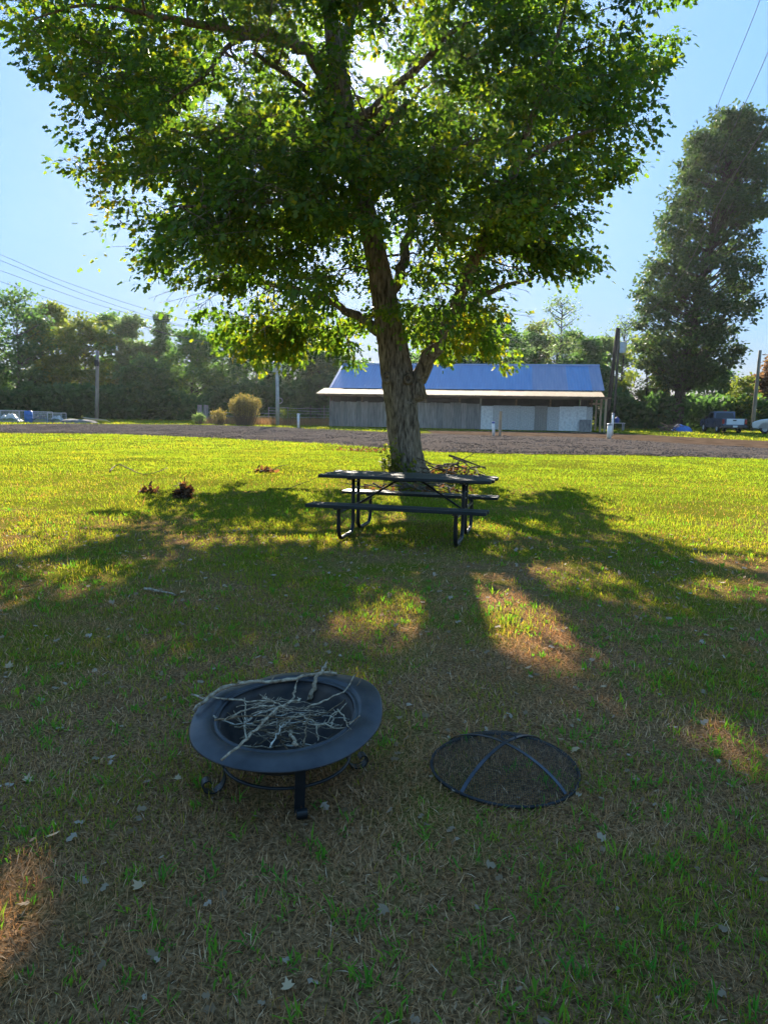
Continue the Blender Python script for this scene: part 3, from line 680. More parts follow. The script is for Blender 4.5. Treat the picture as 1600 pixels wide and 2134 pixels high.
# ------------------------------------------------------------------ barn
M['plank_grey'] = surf('plank_grey', (.18, .155, .14), (.38, .335, .29), 1.6, .9, bstr=.4, bdist=.006, stretch=(9, 9, .8), fine=12, spec=.15)
M['plank_dark'] = surf('plank_dark', (.13, .115, .108), (.29, .26, .235), 1.6, .9, bstr=.4, bdist=.006, stretch=(9, 9, .8), fine=12, spec=.15)
M['plank_tan'] = surf('plank_tan', (.18, .155, .13), (.36, .32, .28), 1.6, .9, bstr=.4, bdist=.006, stretch=(9, 9, .8), fine=12, spec=.15)
M['sheet_pale'] = surf('sheet_pale', (.55, .52, .49), (.80, .77, .72), 1.1, .6, bstr=.1, stretch=(5, 5, .7), spec=.3)
M['sheet_streaked'] = surf('sheet_streaked', (.30, .28, .26), (.62, .59, .55), 1.5, .7, bstr=.1, stretch=(9, 9, .35), spec=.3)
M['roof_blue'] = surf('roof_blue', (.045, .165, .35), (.065, .21, .42), .8, .42, bstr=.05, stretch=(3, .5, 1), spec=.5)
M['roof_faded'] = surf('roof_faded', (.13, .18, .30), (.18, .22, .33), .8, .5, bstr=.05, stretch=(3, .5, 1), spec=.5)
M['porch_tin'] = surf('porch_tin', (.20, .135, .08), (.33, .235, .145), 1.0, .75, spec=.1, bstr=.1, stretch=(2, .6, 1))
M['porch_rust'] = surf('porch_rust', (.12, .045, .02), (.20, .10, .05), 1.6, .8, bstr=.2, stretch=(2, .6, 1))
M['timber'] = surf('timber', (.10, .065, .04), (.22, .15, .095), 2, .9, bstr=.4, stretch=(.6, 6, 6), spec=.1)
M['timber_new'] = surf('timber_new', (.32, .22, .13), (.46, .34, .21), 2, .85, bstr=.3, stretch=(6, 6, .6), spec=.1)
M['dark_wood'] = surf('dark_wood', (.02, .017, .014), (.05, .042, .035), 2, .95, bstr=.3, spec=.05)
BA = math.radians(-10); bo = Vector((-4.6, 58.7, 0))
barn = thing('barn', 'long low barn with blue metal roof and grey board wall behind the maple', 'barn', bo, BA)
x = 0.0; plank_end = 12.3; i = 0
while x < plank_end-.1:
    w = min(random.choice((.28, .36, .44, .5, .58)), plank_end-x); h = 2.06+U(-.05, .05)
    mb = MB().box((x+w/2, U(-.012, .012)-(.014 if i % 2 else 0), h/2+.03), (w-.016, .026, h-.06), Matrix.Rotation(U(-.004, .004), 3, 'Y'))
    mb.build('plank', random.choice((M['plank_grey'], M['plank_grey'], M['plank_dark'], M['plank_dark'], M['plank_tan'])), barn); x += w; i += 1
def ribbed(w, length, pitch, rib, t=.0):   # sheet in x (width) and y (length), ribs along y
    xs = []; n = int(round(w/pitch))
    for k in range(n):
        a = k*pitch; xs += [(a, 0), (a+pitch*.62, 0), (a+pitch*.70, rib), (a+pitch*.90, rib)]
    xs.append((w, 0)); mb = MB()
    vs = [(a, y, z+zz) for zz in (0, -.006) for y in (0, length) for a, z in xs]; m = len(xs)
    fs = [(k, k+1, m+k+1, m+k) for k in range(m-1)]+[(2*m+k, 3*m+k, 3*m+k+1, 2*m+k+1) for k in range(m-1)]
    fs += [(k, 2*m+k, 2*m+k+1, k+1) for k in range(m-1)]+[(m+k, m+k+1, 3*m+k+1, 3*m+k) for k in range(m-1)]
    return mb.add(vs, fs)
x = plank_end; k = 0
for w, mt in ((.95, 'sheet_pale'), (1.1, 'sheet_streaked'), (1.0, 'sheet_streaked'), (1.1, 'sheet_streaked'), (.95, 'plank_tan'), (.9, 'sheet_streaked'), (1.05, 'sheet_pale'), (1.0, 'sheet_pale'), (.45, 'sheet_streaked')):
    mb = ribbed(w-.012, 1.86+U(-.04, .04), .18, .018); o = mb.build('wall_sheet', M[mt], barn)
    o.location = (x, -.02-.004*(k % 2), .04); o.rotation_euler = (PI/2, 0, 0); x += w; k += 1
WX = x
pw = .92; sl = math.atan2(5.4-3.17, 5.9-1.2); Lb = math.hypot(5.4-3.17, 5.9-1.2)
bl = ribbed(pw, Lb, pw/4, .028).mesh('roof_panel', M['roof_blue']); fd = ribbed(pw, Lb, pw/4, .028).mesh('roof_panel', M['roof_faded'])
npn = 24
for k in range(npn):
    xx = -.35+k*pw; o = link('roof_panel', fd if k in (18, 19, 20, 23) else bl, barn); o.location = (xx+.004, 1.2, 3.17+.004*(k % 2)); o.rotation_euler = (sl, 0, 0)
RX0, RX1 = -.35, -.35+npn*pw
s2 = math.atan2(3.13-2.66, 2.4); L2 = math.hypot(.47, 2.45)
pt = ribbed(.66, L2, .11, .02).mesh('porch_sheet', M['porch_tin']); pr_ = ribbed(.66, L2, .11, .02).mesh('porch_sheet', M['porch_rust'])
nps = int((RX1-RX0+.45)/.655)
for k in range(nps):
    o = link('porch_sheet', pr_ if k in (20, 22, 23, 24) else pt, barn); o.location = (RX0-.45+k*.655, -1.1+U(-.03, .03), 2.66+.004*(k % 2)); o.rotation_euler = (s2, 0, 0)
mb = MB(); s3 = math.atan2(2.4, 4.7)
mb.hexa([(RX0, 5.92, 5.36), (RX1, 5.92, 5.36), (RX1, 10.6, 3.1), (RX0, 10.6, 3.1), (RX0, 5.92, 5.39), (RX1, 5.92, 5.39), (RX1, 10.6, 3.13), (RX0, 10.6, 3.13)]); mb.build('rear_roof', M['roof_blue'], barn)
MB().prism([(5.6, 5.30), (5.9, 5.455), (6.2, 5.30), (6.2, 5.32), (5.9, 5.475), (5.6, 5.32)], RX0-.03, RX1+.03, 0).build('ridge_cap', M['roof_faded'], barn)
MB().box(((RX0+RX1)/2, -1.02, 2.58), (RX1-RX0+.5, .04, .13)).build('fascia', M['timber'], barn)
MB().box(((RX0+RX1)/2, .1, 2.55), (RX1-RX0, .1, .2)).build('header_beam', M['timber'], barn)
for k in range(19):
    xx = RX0+.3+k*1.18
    mb = MB().box((0, 0, 0), (.05, 2.3, .12), Matrix.Rotation(s2, 3, 'X')); mb.v = [(a+xx, b+.0, c+2.80) for a, b, c in mb.v]; mb.build('rafter', M['timber'], barn)
for xx in (.15, 2.7, 5.3, 7.9, 10.6, 12.25, 15, 17.6, WX-.12):
    MB().box((xx, .1, 1.225), (.13, .12, 2.43)).build('post', M['timber'] if xx != 12.25 else M['plank_tan'], barn)
for xx, yy, hh in ((RX1-.35, -.1, 2.6), (RX1-.1, -.85, 2.58), (RX1-.2, 4.5, 3.6)):
    MB().box((xx, yy, hh/2), (.14, .14, hh)).build('porch_post', M['timber_new'], barn)
mb = MB(); mb.box((RX1-.75, .12, 2.15), (.9, .05, .14)); mb.build('tie_board', M['timber_new'], barn)
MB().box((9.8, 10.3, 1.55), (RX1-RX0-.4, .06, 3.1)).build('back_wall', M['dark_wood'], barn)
for xx in (.0, WX-.05):
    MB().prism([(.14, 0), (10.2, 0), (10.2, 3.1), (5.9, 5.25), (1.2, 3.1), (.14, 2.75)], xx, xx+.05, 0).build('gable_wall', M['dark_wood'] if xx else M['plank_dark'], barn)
# leaning board at the barn front
t = thing('plywood_board', 'small dark weathered board leaning on the white right end of the barn wall', 'board', bo+Vector((WX-.9, -.32, 0)), BA)
t.location = bo+Matrix.Rotation(BA, 3, 'Z') @ Vector((WX-.55, -.32, 0))
mb = MB().box((0, 0, 0), (.85, .03, .95), Matrix.Rotation(-.26, 3, 'X')); mb.v = [(a, b+.09, c+.465) for a, b, c in mb.v]; mb.build('panel', M['plank_dark'], t)
M['black_dog'] = surf('black_cloth', (.01, .01, .01), (.03, .03, .03), 5, .9, bstr=.2)

# ------------------------------------------------------------------ poles and wires
M['pole_wood'] = surf('pole_wood', (.13, .115, .095), (.30, .27, .23), 2, .9, bstr=.4, stretch=(6, 6, .4), spec=.1)
M['pole_dark'] = surf('pole_dark', (.022, .016, .013), (.06, .045, .038), 2, .9, bstr=.4, stretch=(6, 6, .4), spec=.1)
M['steel_grey'] = surf('steel_grey', (.30, .32, .33), (.46, .48, .49), 4, .5, metal=.2, bstr=.05)
M['ceramic'] = surf('ceramic', (.25, .2, .17), (.4, .36, .33), 8, .3, bstr=0)
def pole(name, label, base, top, r0, r1, mat, cat='pole', group=None):
    t = thing(name, label, cat, base, 0, group); d = Vector(top)-Vector(base)
    mb = MB(); mb.tube([Vector((0, 0, 0)), d*.33, d*.66, d], [r0, r0*.7+r1*.3, r0*.35+r1*.65, r1], 12); mb.build('shaft', mat, t, smooth=True); return t, d
def base_at(px, Y): p = at_y(px, 900, Y); p.z = 0; return p
b = base_at(203, 62); t, d = pole('utility_pole', 'pale wooden pole with a black box in front of the left trees', b, at_y(204, 731, 62), .17, .13, M['pole_wood'])
mb = MB(); c = at_y(203.5, 757, 62)-b; mb.box(c+Vector((0.03, -.2, 0)), (.34, .2, .5)); mb.build('meter_box', M['black_coat'], t, bevel=.02)
b = base_at(579, 60.5); t, d = pole('utility_pole', 'grey utility pole with two transformer cans beside the tan bush', b, at_y(577, 702, 60.5), .16, .12, M['steel_grey'])
for sx in (-.28, .28):
    c = at_y(577, 765, 60.5)-b+Vector((sx, -.14, 0)); mb = MB(); mb.lathe([(0, -.42), (.17, -.42), (.19, -.38), (.19, .36), (.2, .38), (.16, .44), (0, .46)], 16, c=c); tc = mb.build('transformer', M['steel_grey'], t, smooth=False)
    mb = MB(); mb.lathe([(.0, .46), (.03, .46), (.05, .52), (.03, .56), (.04, .62), (0, .66)], 8, c=c); mb.build('insulator', M['ceramic'], tc)
c = at_y(577, 724, 60.5)-b; MB().box(c+Vector((0, -.15, 0)), (1.5, .09, .11)).build('crossarm', M['pole_wood'], t)
mb = MB(); c = at_y(584, 835, 60.5)-b; mb.tube([c+Vector((.22*math.cos(a), -.18, .22*math.sin(a))) for a in np.linspace(0, 2*PI, 17)], .025, 6); mb.build('wire_coil', M['steel_grey'], t)
b = base_at(1262, 62); pole('utility_pole', 'dark leaning pole nearest the right end of the barn', b, at_y(1286, 683, 62), .20, .14, M['pole_dark'])
b = base_at(1277, 66); t, d = pole('utility_pole', 'thinner grey brown pole with a transformer can beside the dark leaning pole', b, at_y(1290, 684, 66), .13, .10, M['bark_far'])
c = at_y(1292, 724, 66)-b; mb = MB(); mb.lathe([(0, -.5), (.25, -.5), (.28, -.45), (.28, .42), (.3, .45), (0, .52)], 16, c=c+Vector((.14, -.3, 0))); mb.build('transformer', M['steel_grey'], t)
b = base_at(1566, 66); pole('utility_pole', 'pale grey pole at the right photo edge behind the pickup', b, at_y(1583, 730, 66), .17, .13, M['pole_wood'])
M['cable'] = surf('cable', (.07, .07, .07), (.12, .12, .12), 3, .8, bstr=0, spec=0)
M['cable_dark'] = surf('cable_dark', (.035, .035, .04), (.06, .06, .065), 3, .9, bstr=0, spec=0)
def wire(label, pts, r, mat, cat='cable', group=None):
    P = [at_y(x, y, Y) for x, y, Y in pts]; o0 = P[0]
    t = smooth_path([(p-o0, r) for p in P], 6); mb = MB(); mb.tube([a for a, _ in t], r, 5)
    o = mb.build('overhead_cable', mat); o.location = o0; tag(o, label, cat, group)
wire('bright overhead cable, lowest of three slanting across the tall oak', [(1290, 694, 66), (1345, 655, 56), (1414, 585, 45), (1510, 399, 28), (1594, 264, 22), (1700, 90, 17)], .016, M['cable'])
wire('thin overhead wire, middle of three slanting across the tall oak', [(1290, 690, 66), (1360, 620, 54), (1431, 484, 40), (1487, 354, 31), (1555, 208, 25), (1600, 107, 22), (1680, -80, 17)], .010, M['cable'])
wire('thin overhead wire, leftmost of three slanting across the tall oak', [(1290, 686, 66), (1350, 600, 54), (1400, 470, 42), (1437, 366, 35), (1476, 281, 30), (1499, 208, 27), (1572, 28, 21), (1620, -110, 18)], .009, M['cable'])
wire('topmost thin wire crossing the sky at far left', [(-200, 455, 44), (0, 530, 48), (130, 585, 51), (325, 650, 56), (577, 712, 60.4)], .012, M['cable_dark'])
wire('second thin wire from the top at far left', [(-200, 468, 44), (0, 542, 48), (180, 615, 52), (367, 675, 56), (577, 722, 60.4)], .012, M['cable_dark'])
wire('third thin wire from the top at far left', [(-200, 492, 44), (0, 563, 48), (110, 603, 50), (257, 650, 54), (577, 728, 60.3)], .012, M['cable_dark'])
wire('lowest thin wire at far left passing just over the trees', [(-200, 520, 44), (0, 586, 48), (168, 644, 52), (340, 694, 56), (577, 736, 60.3)], .012, M['cable_dark'])
wire('thick pale cable hanging below the maple crown on the left', [(300, 680, 57), (360, 699, 57.8), (420, 712, 58.5), (480, 722, 59.4), (577, 742, 60.3)], .03, M['cable'])
wire('short dark cable drooping from the pale wooden pole', [(204, 735, 62), (240, 752, 63), (290, 764, 64), (345, 770, 65)], .016, M['cable_dark'])

# ------------------------------------------------------------------ fence, bush, weeds, posts
t = thing('wire_fence', 'rusty wire fence with thin posts left of the barn', 'fence', base_at(430, 64))
fb = t.location
FXS = [(425, .95), (447, 1.0), (560, 1.5), (600, 1.5), (647, 1.7), (676, 1.7)]
for px, h in FXS:
    p = base_at(px, 64)-fb; mb = MB(); mb.tube([p, p+Vector((U(-.04, .04), 0, h))], .045, 7); mb.build('post', M['pole_wood'] if px != 647 else M['pole_dark'], t)
for z in (.35, .65, .95, 1.2, 1.45):
    a, b_ = (425, 690) if z < 1 else (560, 690)
    mb = MB(); mb.tube([base_at(px, 64-.05)-fb+Vector((0, 0, z+U(-.04, .04))) for px in np.linspace(a, b_, 9)], .014, 4); mb.build('fence_wire', M['steel_grey'], t)
for px in (418, 430):
    p = base_at(px, 63)-fb; MB().box(p+Vector((0, 0, .8)), (.42, .03, 1.6), Matrix.Rotation(U(-.05, .05), 3, 'Y')).build('fence_board', M['plank_grey'], t)
def stem_bush(label, px, Y, R_, Hh, nst, mat, name='shrub', leaf_from=.35, leaf=.11, nl=26, fan=.55):
    b = base_at(px, Y); t = thing(name, label, 'bush', b); mb = MB(); P, T_ = [], []
    for _ in range(nst):
        a = U(0, 2*PI); rr = math.sqrt(U(0, 1)); tip = Vector((math.cos(a)*rr*R_, math.sin(a)*rr*R_*.8, Hh*(1-.22*rr**2)*U(.85, 1.05)))
        base = Vector((tip.x*fan, tip.y*fan, 0)); mid = (base+tip)/2+Vector((tip.x*.12, tip.y*.12, .05))
        mb.tube([base, mid, tip], [.018, .013, .006], 4, cap=False)
        for _ in range(nl):
            u = leaf_from+(1-leaf_from)*U(0, 1)**.6; q = base.lerp(tip, u)+Vector(rng.normal(0, .09, 3)); P.append(q); T_.append((tip-base).normalized()+Vector(rng.normal(0, .5, 3)))
    o = mb.build('stems', M['twig_brown'], t); o['kind'] = 'stuff'
    P = np.array(P); T_ = np.array(T_); n = len(P)
    v, f = leaf_cloud(P, leaf_frames(T_, rng.normal(0, 1, (n, 3))), leaf*U(.6, 1.4, n), QV, QF)
    o = link('leaves', np_mesh('leaves', v, [f], mat, {'tint': np.repeat(np.clip(rng.normal(.5, .2, n), 0, 1), 4)}), t); o['kind'] = 'stuff'; return t
M['leaf_tan'] = leaf_mat('leaf_tan', [(0, (.10, .09, .035)), (.6, (.17, .15, .05)), (1, (.24, .19, .08))], (2.2, 2.0, 1.2), .4)
M['weed'] = leaf_mat('weed', [(0, (.16, .09, .045)), (.5, (.24, .15, .075)), (1, (.32, .24, .12))], (1.8, 1.5, 1.1), .4, .8)
stem_bush('large round topped tan green bush with upright stems left of the transformer pole', 511, 58.5, 1.3, 2.45, 150, M['leaf_tan'], nl=34)
stem_bush('low grey brown shrub at the left foot of the large tan bush', 458, 59, .75, 1.2, 50, M['leaf_tan'], leaf=.1, nl=18)
stem_bush('small light green weed clump at the left end of the wire fence', 416, 59.5, .5, .8, 30, M['leaf_pale'], leaf=.12, nl=20)
stem_bush('sparse yellow green shrub by the fence between bush and barn', 606, 61.5, .8, 1.5, 26, M['leaf_yellow'], leaf=.12, nl=14)
n = 7000; px = U(425, 690, n); yy = U(60.5, 66, n); X = (px-800)/F_PX*yy
lawn('dry_weeds', M['weed'], [(X, yy, U(.3, .85, n), U(.02, .045, n), np.abs(rng.normal(.2, .25, n)), U(0, 2*PI, n), U(-.8, .8, n), U(0, .6, n), np.clip(rng.normal(.5, .25, n), 0, 1))], 'tall dry rust coloured weeds along the wire fence', 'weeds')
M['pvc'] = surf('pvc', (.62, .61, .58), (.78, .77, .74), 6, .5, bstr=0)
M['cap_blue'] = surf('cap_blue', (.03, .06, .22), (.05, .09, .3), 6, .5, bstr=0)
M['cap_grey'] = surf('cap_grey', (.25, .25, .25), (.35, .35, .35), 6, .5, bstr=0)
def pipe(label, px, py, top, r, cap, lean=0, name='pipe_stub'):
    b = gnd(px, py); b.z = 0; h = at_y(px, top, b.y).z; t = thing(name, label, 'pipe', b, 0)
    mb = MB(); mb.tube([(0, 0, 0), (lean*h*.5, 0, h*.5), (lean*h, 0, h-.08)], r, 14); mb.build('pipe', M['pvc'], t, smooth=True)
    mb = MB(); mb.lathe([(0, h+.02), (r*.8, h+.02), (r*1.2, h-.01), (r*1.2, h-.1), (0, h-.1)], 14, c=(lean*h, 0, 0)); mb.build('cap', cap, t)
pipe('white pipe standing at the far drive edge left of the barn', 622, 894, 862, .085, M['pvc'])
pipe('white pipe with blue cap in front of the pale barn wall', 1028, 909, 879, .085, M['cap_blue'], -.05)
pipe('thick white pipe with grey cap by the drive below the dark poles', 1268, 915, 883, .13, M['cap_grey'])
pipe('tall thin grey pipe right behind the thick white pipe', 1274, 909, 861, .07, M['cap_grey'])
b = gnd(1041, 909); b.z = 0; t = thing('wooden_stake', 'tall narrow tan board stake beside the blue capped pipe', 'stake', b)
MB().box((0, 0, .75), (.17, .025, 1.5)).build('board', M['timber_new'], t); MB().box((0, -.024, .5), (.05, .02, 1.0)).build('peg', M['plank_tan'], t)
b = gnd(1286, 897); b.z = 0; t = thing('low_table', 'small white slab on legs behind the thick white pipe', 'table', b)
MB().box((0, 0, .62), (1.1, .5, .04)).build('slab', M['pvc'], t, bevel=.008)
for sx in (-.45, .45):
    for sy in (-.18, .18): MB().box((sx, sy, .3), (.05, .05, .6)).build('leg', M['steel_grey'], t)
o = thing('water_jug', 'blue jug standing on the small white slab', 'jug', b+Vector((-.1, 0, .64)))
MB().lathe([(0, 0), (.16, 0), (.18, .04), (.18, .34), (.14, .42), (.05, .47), (.05, .52), (0, .52)], 16).build('body', M['cap_blue'], o, smooth=True)
mb = MB(); mb.tube([(.17, 0, .32), (.26, 0, .3), (.26, 0, .16), (.17, 0, .13)], .018, 6); mb.build('handle', M['cap_blue'], o)

# left clutter
M['tarp_blue'] = surf('tarp_blue', (.02, .10, .33), (.04, .17, .48), 2, .5, bstr=.4, bdist=.05, fine=5)
M['plastic'] = surf('plastic', (.38, .41, .42), (.6, .62, .62), 1.5, .3, bstr=.5, bdist=.04, fine=5)
M['rubble'] = surf('rubble', (.06, .055, .05), (.20, .19, .18), 3, .95, bstr=.8, bdist=.05)
for px, w, lab, g in ((24, 2.0, 'left wire crate of grey mesh at the far left of the junk row', 1), (86, 1.6, 'wire crate with grey mesh sides right of the blue barrel', 2), (121, 1.1, 'small wire crate at the right end of the junk row', 3)):
    b = base_at(px, 57+g*.5); t = thing('wire_crate', lab, 'crate', b, 0, 'wire crates in the junk row'); h = 1.0-.08*g
    mb = MB()
    for sx in (-w/2, w/2):
        for sy in (-.45, .45): mb.box((sx, sy, h/2), (.06, .06, h))
    for z in (.05, h):
        for sy in (-.45, .45): mb.box((0, sy, z), (w-.06, .05, .05))
        for sx in (-w/2, w/2): mb.box((sx, 0, z), (.05, .84, .05))
    mb.build('frame', M['steel_grey'], t)
    for sy in (-.45, .45):
        mb = MB()
        for xx in np.arange(-w/2+.12, w/2-.05, .12): mb.box((xx, sy, h/2), (.014, .014, h-.08))
        for zz in np.arange(.15, h-.05, .14): mb.box((0, sy+.012, zz), (w-.08, .012, .014))
        mb.build('mesh_side', M['steel_grey'], t)
    mb = MB(); nseg = 12
    vs = []
    for i in range(nseg+1):
        for j in range(5): vs.append((-w*.44+w*.88*i/nseg, -.34+.68*j/4, .1+(h*.65)*math.sin(PI*i/nseg)**.5*(.5+.5*math.sin(PI*j/4))*U(.5, 1.1)))
    mb.add(vs, [(i*5+j, i*5+j+1, i*5+j+6, i*5+j+5) for i in range(nseg) for j in range(4)]); mb.build('plastic_wrap', M['plastic'] if g != 2 else M['rubble'], t)
b = base_at(62, 57); t = thing('barrel', 'blue plastic barrel standing among wire crates at far left', 'barrel', b)
MB().lathe([(0, 0), (.27, 0), (.3, .05), (.31, .3), (.33, .33), (.31, .36), (.31, .58), (.33, .61), (.31, .64), (.3, .86), (.26, .92), (0, .92)], 18).build('drum', M['tarp_blue'], t, smooth=True)
MB().lathe([(0, .95), (.05, .95), (.05, .915), (0, .915)], 8, c=(.12, -.1, 0)).build('bung', M['cap_blue'], t)
b = base_at(203, 57); o = MB().box((0, 0, .3), (1.9, .9, .03), Matrix.Rotation(-.22, 3, 'X') @ Matrix.Rotation(.1, 3, 'Y')).build('metal_sheet', M['plastic']); o.location = b; tag(o, 'pale metal sheet lying tilted at the foot of the pale wooden pole', 'metal sheet')
def heap(name, label, cat, px, Y, rx, ry, h, mat, n=14, rot=0):
    b = base_at(px, Y); vs = []; 
    for i in range(n+1):
        for j in range(n+1):
            u, v_ = -1+2*i/n, -1+2*j/n; r = min(1, math.hypot(u, v_)); zz = h*math.sqrt(max(0, 1-r*r))*(.65+.7*float(vnoise([u*1.3+px], [v_*1.3], .7, 33, 2)[0]))
            vs.append((u*rx*U(.96, 1.04), v_*ry, max(zz, 0)+.005))
    mb = MB().add(vs, [(i*(n+1)+j, (i+1)*(n+1)+j, (i+1)*(n+1)+j+1, i*(n+1)+j+1) for i in range(n) for j in range(n)])
    o = mb.build(name, mat, smooth=True); o.location = b; return tag(o, label, cat)
heap('rubble_heap', 'low grey rubble heap right of the wire crates at far left', 'heap', 165, 58, 1.6, .8, .32, M['rubble'])
heap('blue_tarp', 'crumpled blue tarp heaped at the foot of the tall oak', 'tarp', 1419, 61, .85, .7, .55, M['tarp_blue'])
def twig_pile(t, n, rx, ry, h, Lr, Rr, mat, nm='branch'):
    for _ in range(n):
        a = U(0, PI); L = U(*Lr); c = Vector((rng.normal(0, rx*.45), rng.normal(0, ry*.45), U(.03, h))); d = Vector((math.cos(a), math.sin(a), rng.normal(0, .22)))
        pts = [c+d*L*(k/4-.5)+Vector(rng.normal(0, .03*L, 3)) for k in range(5)]
        for p in pts: p.z = max(p.z, .01)
        mb = MB(); r = U(*Rr); mb.tube(pts, [r, r*.9, r*.8, r*.65, r*.4], 6); mb.build(nm, mat, t, smooth=True)
t = thing('brush_pile', 'heap of dark cut branches left of the blue tarp', 'brush pile', base_at(1392, 61)); twig_pile(t, 26, .8, .5, .5, (.6, 1.6), (.02, .06), M['twig_brown'])

# ------------------------------------------------------------------ vehicles
M['paint_dark'] = surf('paint_dark', (.05, .065, .105), (.07, .085, .13), 2, .22, bstr=0)
M['paint_white'] = surf('paint_white', (.60, .62, .64), (.7, .72, .74), 2, .3, bstr=0)
M['paint_silver'] = surf('paint_silver', (.62, .61, .59), (.7, .69, .67), 2, .3, metal=.2, bstr=0)
M['car_glass'] = surf('car_glass', (.012, .016, .02), (.02, .025, .03), 2, .06, bstr=0)
M['chrome'] = surf('chrome', (.55, .55, .55), (.65, .65, .65), 2, .4, metal=.4, bstr=0)
M['steel_dark'] = surf('steel_dark', (.05, .05, .055), (.09, .09, .095), 4, .35, metal=.4, bstr=0)
M['tyre'] = surf('tyre', (.015, .015, .015), (.03, .03, .03), 8, .9, bstr=.2)
M['lamp_red'] = surf('lamp_red', (.25, .01, .01), (.35, .02, .015), 6, .2, bstr=0)
M['lamp_clear'] = surf('lamp_clear', (.6, .6, .58), (.75, .75, .72), 6, .1, bstr=0)
tyre_me = MB().lathe([(.20, -.1), (.31, -.115), (.36, -.09), (.375, 0), (.36, .09), (.31, .115), (.20, .1)], 24).mesh('wheel', M['tyre'], True)
rb = MB().lathe([(0, .09), (.06, .095), (.08, .075), (.17, .06), (.205, .1), (.215, .1), (.2, -.09), (0, -.09)], 20)
for k in range(5):
    a = 2*PI*k/5; rb.box((.12*math.cos(a), .12*math.sin(a), .08), (.11, .035, .025), Matrix.Rotation(a, 3, 'Z'))
rim_me = rb.mesh('rim', M['chrome'])
def wheels(t, w, ys, s=1.0):
    for y in ys:
        for sx in (-1, 1):
            o = link('wheel', tyre_me, t); o.location = (sx*(w/2-.12), y, .375*s); o.rotation_euler = (0, sx*PI/2, 0); o.scale = (s, s, s)
            r = link('rim', rim_me, o)
def arch(y, r=.46, n=8, z0=.30):
    return [(y+r*math.cos(a), z0+.09+r*math.sin(a)) for a in np.linspace(0, PI, n)]
# pickup: forward is local +y
rear = Vector((27.75, 57.0, 0)); ta = math.radians(-6)
t = thing('pickup_truck', 'dark pickup truck with white tailgate parked right of the tall oak', 'pickup', rear, ta)
prof = [(.12, .42)]+[(1.25-.46, .42)]+arch(1.25)[::-1]+[(1.25+.46, .42), (4.5-.46, .40)]+arch(4.5)[::-1]+[(4.5+.46, .42), (5.3, .45), (5.42, .62), (5.38, .92), (5.1, 1.04), (3.95, 1.14), (2.15, 1.14), (2.14, .62), (.12, .62)]
MB().prism(prof, -.93, .93, 0).build('body', M['paint_dark'], t, bevel=.03)
for sx in (-1, 1):
    MB().box((sx*.89, 1.13, .90), (.11, 2.0, .54)).build('bed_side', M['paint_dark'], t, bevel=.025)
    MB().box((sx*.86, .035, .93), (.16, .09, .36)).build('tail_light', M['lamp_red'], t, bevel=.012)
MB().box((.08, .07, .93), (1.34, .07, .46)).build('tailgate', M['paint_white'], t, bevel=.015)
tg = [o for o in t.children if o.name.startswith('tailgate')][0]; tag(tg, 'white tailgate')
MB().box((0, .02, 1.03), (.26, .04, .09)).build('handle', M['black_coat'], tg, bevel=.01)
MB().prism([(2.2, 1.12), (4.05, 1.12), (3.35, 1.70), (2.38, 1.74)], -.84, .84, 0).build('cab', M['paint_dark'], t, bevel=.06)
cabo = [o for o in t.children if o.name.startswith('cab')][0]
MB().hexa([(-.74, 2.20, 1.2), (.74, 2.20, 1.2), (.74, 2.24, 1.2), (-.74, 2.24, 1.2), (-.66, 2.33, 1.62), (.66, 2.33, 1.62), (.66, 2.38, 1.62), (-.66, 2.38, 1.62)]).build('rear_window', M['car_glass'], cabo)
for sx in (-1, 1):
    MB().prism([(2.48, 1.2), (3.75, 1.2), (3.28, 1.62), (2.52, 1.64)], sx*.842-.012, sx*.842+.012, 0).build('side_window', M['car_glass'], cabo)
    mb = MB().box((sx*1.02, 3.6, 1.2), (.2, .1, .18)); mb.build('mirror', M['black_coat'], t, bevel=.02)
MB().prism([(4.0, 1.16), (3.9, 1.18), (3.42, 1.64), (3.5, 1.63)], -.72, .72, 0).build('windscreen', M['car_glass'], cabo)
mb = MB().box((0, -.08, .55), (1.86, .2, .2)); bp = mb.build('rear_bumper', M['steel_dark'], t, bevel=.03)
MB().box((0, -.19, .56), (.34, .02, .15)).build('number_plate', M['paint_white'], bp)
MB().box((0, 2.3, 1.80), (.24, .08, .05)).build('roof_light', M['lamp_red'], t, bevel=.01)
wheels(t, 1.86, (1.25, 4.5), 1.02)
# silver car at the edge: forward is local +y, pointing left in the picture
ca = math.radians(62); cpos = Vector((32.1, 57.4, 0))
t = thing('parked_car', 'silver car cut off by the right photo edge beside the pickup', 'car', cpos, ca); t.scale = (1.1, 1.1, 1.16)
prof = [(-2.2, .45), (-1.3-.42, .34)]+arch(-1.3, .40, 8, .26)[::-1]+[(-1.3+.42, .30), (1.35-.42, .30)]+arch(1.35, .40, 8, .26)[::-1]+[(1.35+.42, .34), (2.15, .38), (2.25, .6), (2.12, .82), (1.7, .96), (.95, 1.06), (-1.5, 1.12), (-2.15, 1.0)]
MB().prism(prof, -.9, .9, 0).build('body', M['paint_silver'], t, bevel=.05)
MB().prism([(-1.75, 1.08), (.98, 1.04), (.15, 1.52), (-.7, 1.60), (-1.45, 1.48)], -.74, .74, 0).build('cabin', M['paint_silver'], t, bevel=.07)
cb = [o for o in t.children if o.name.startswith('cabin')][0]
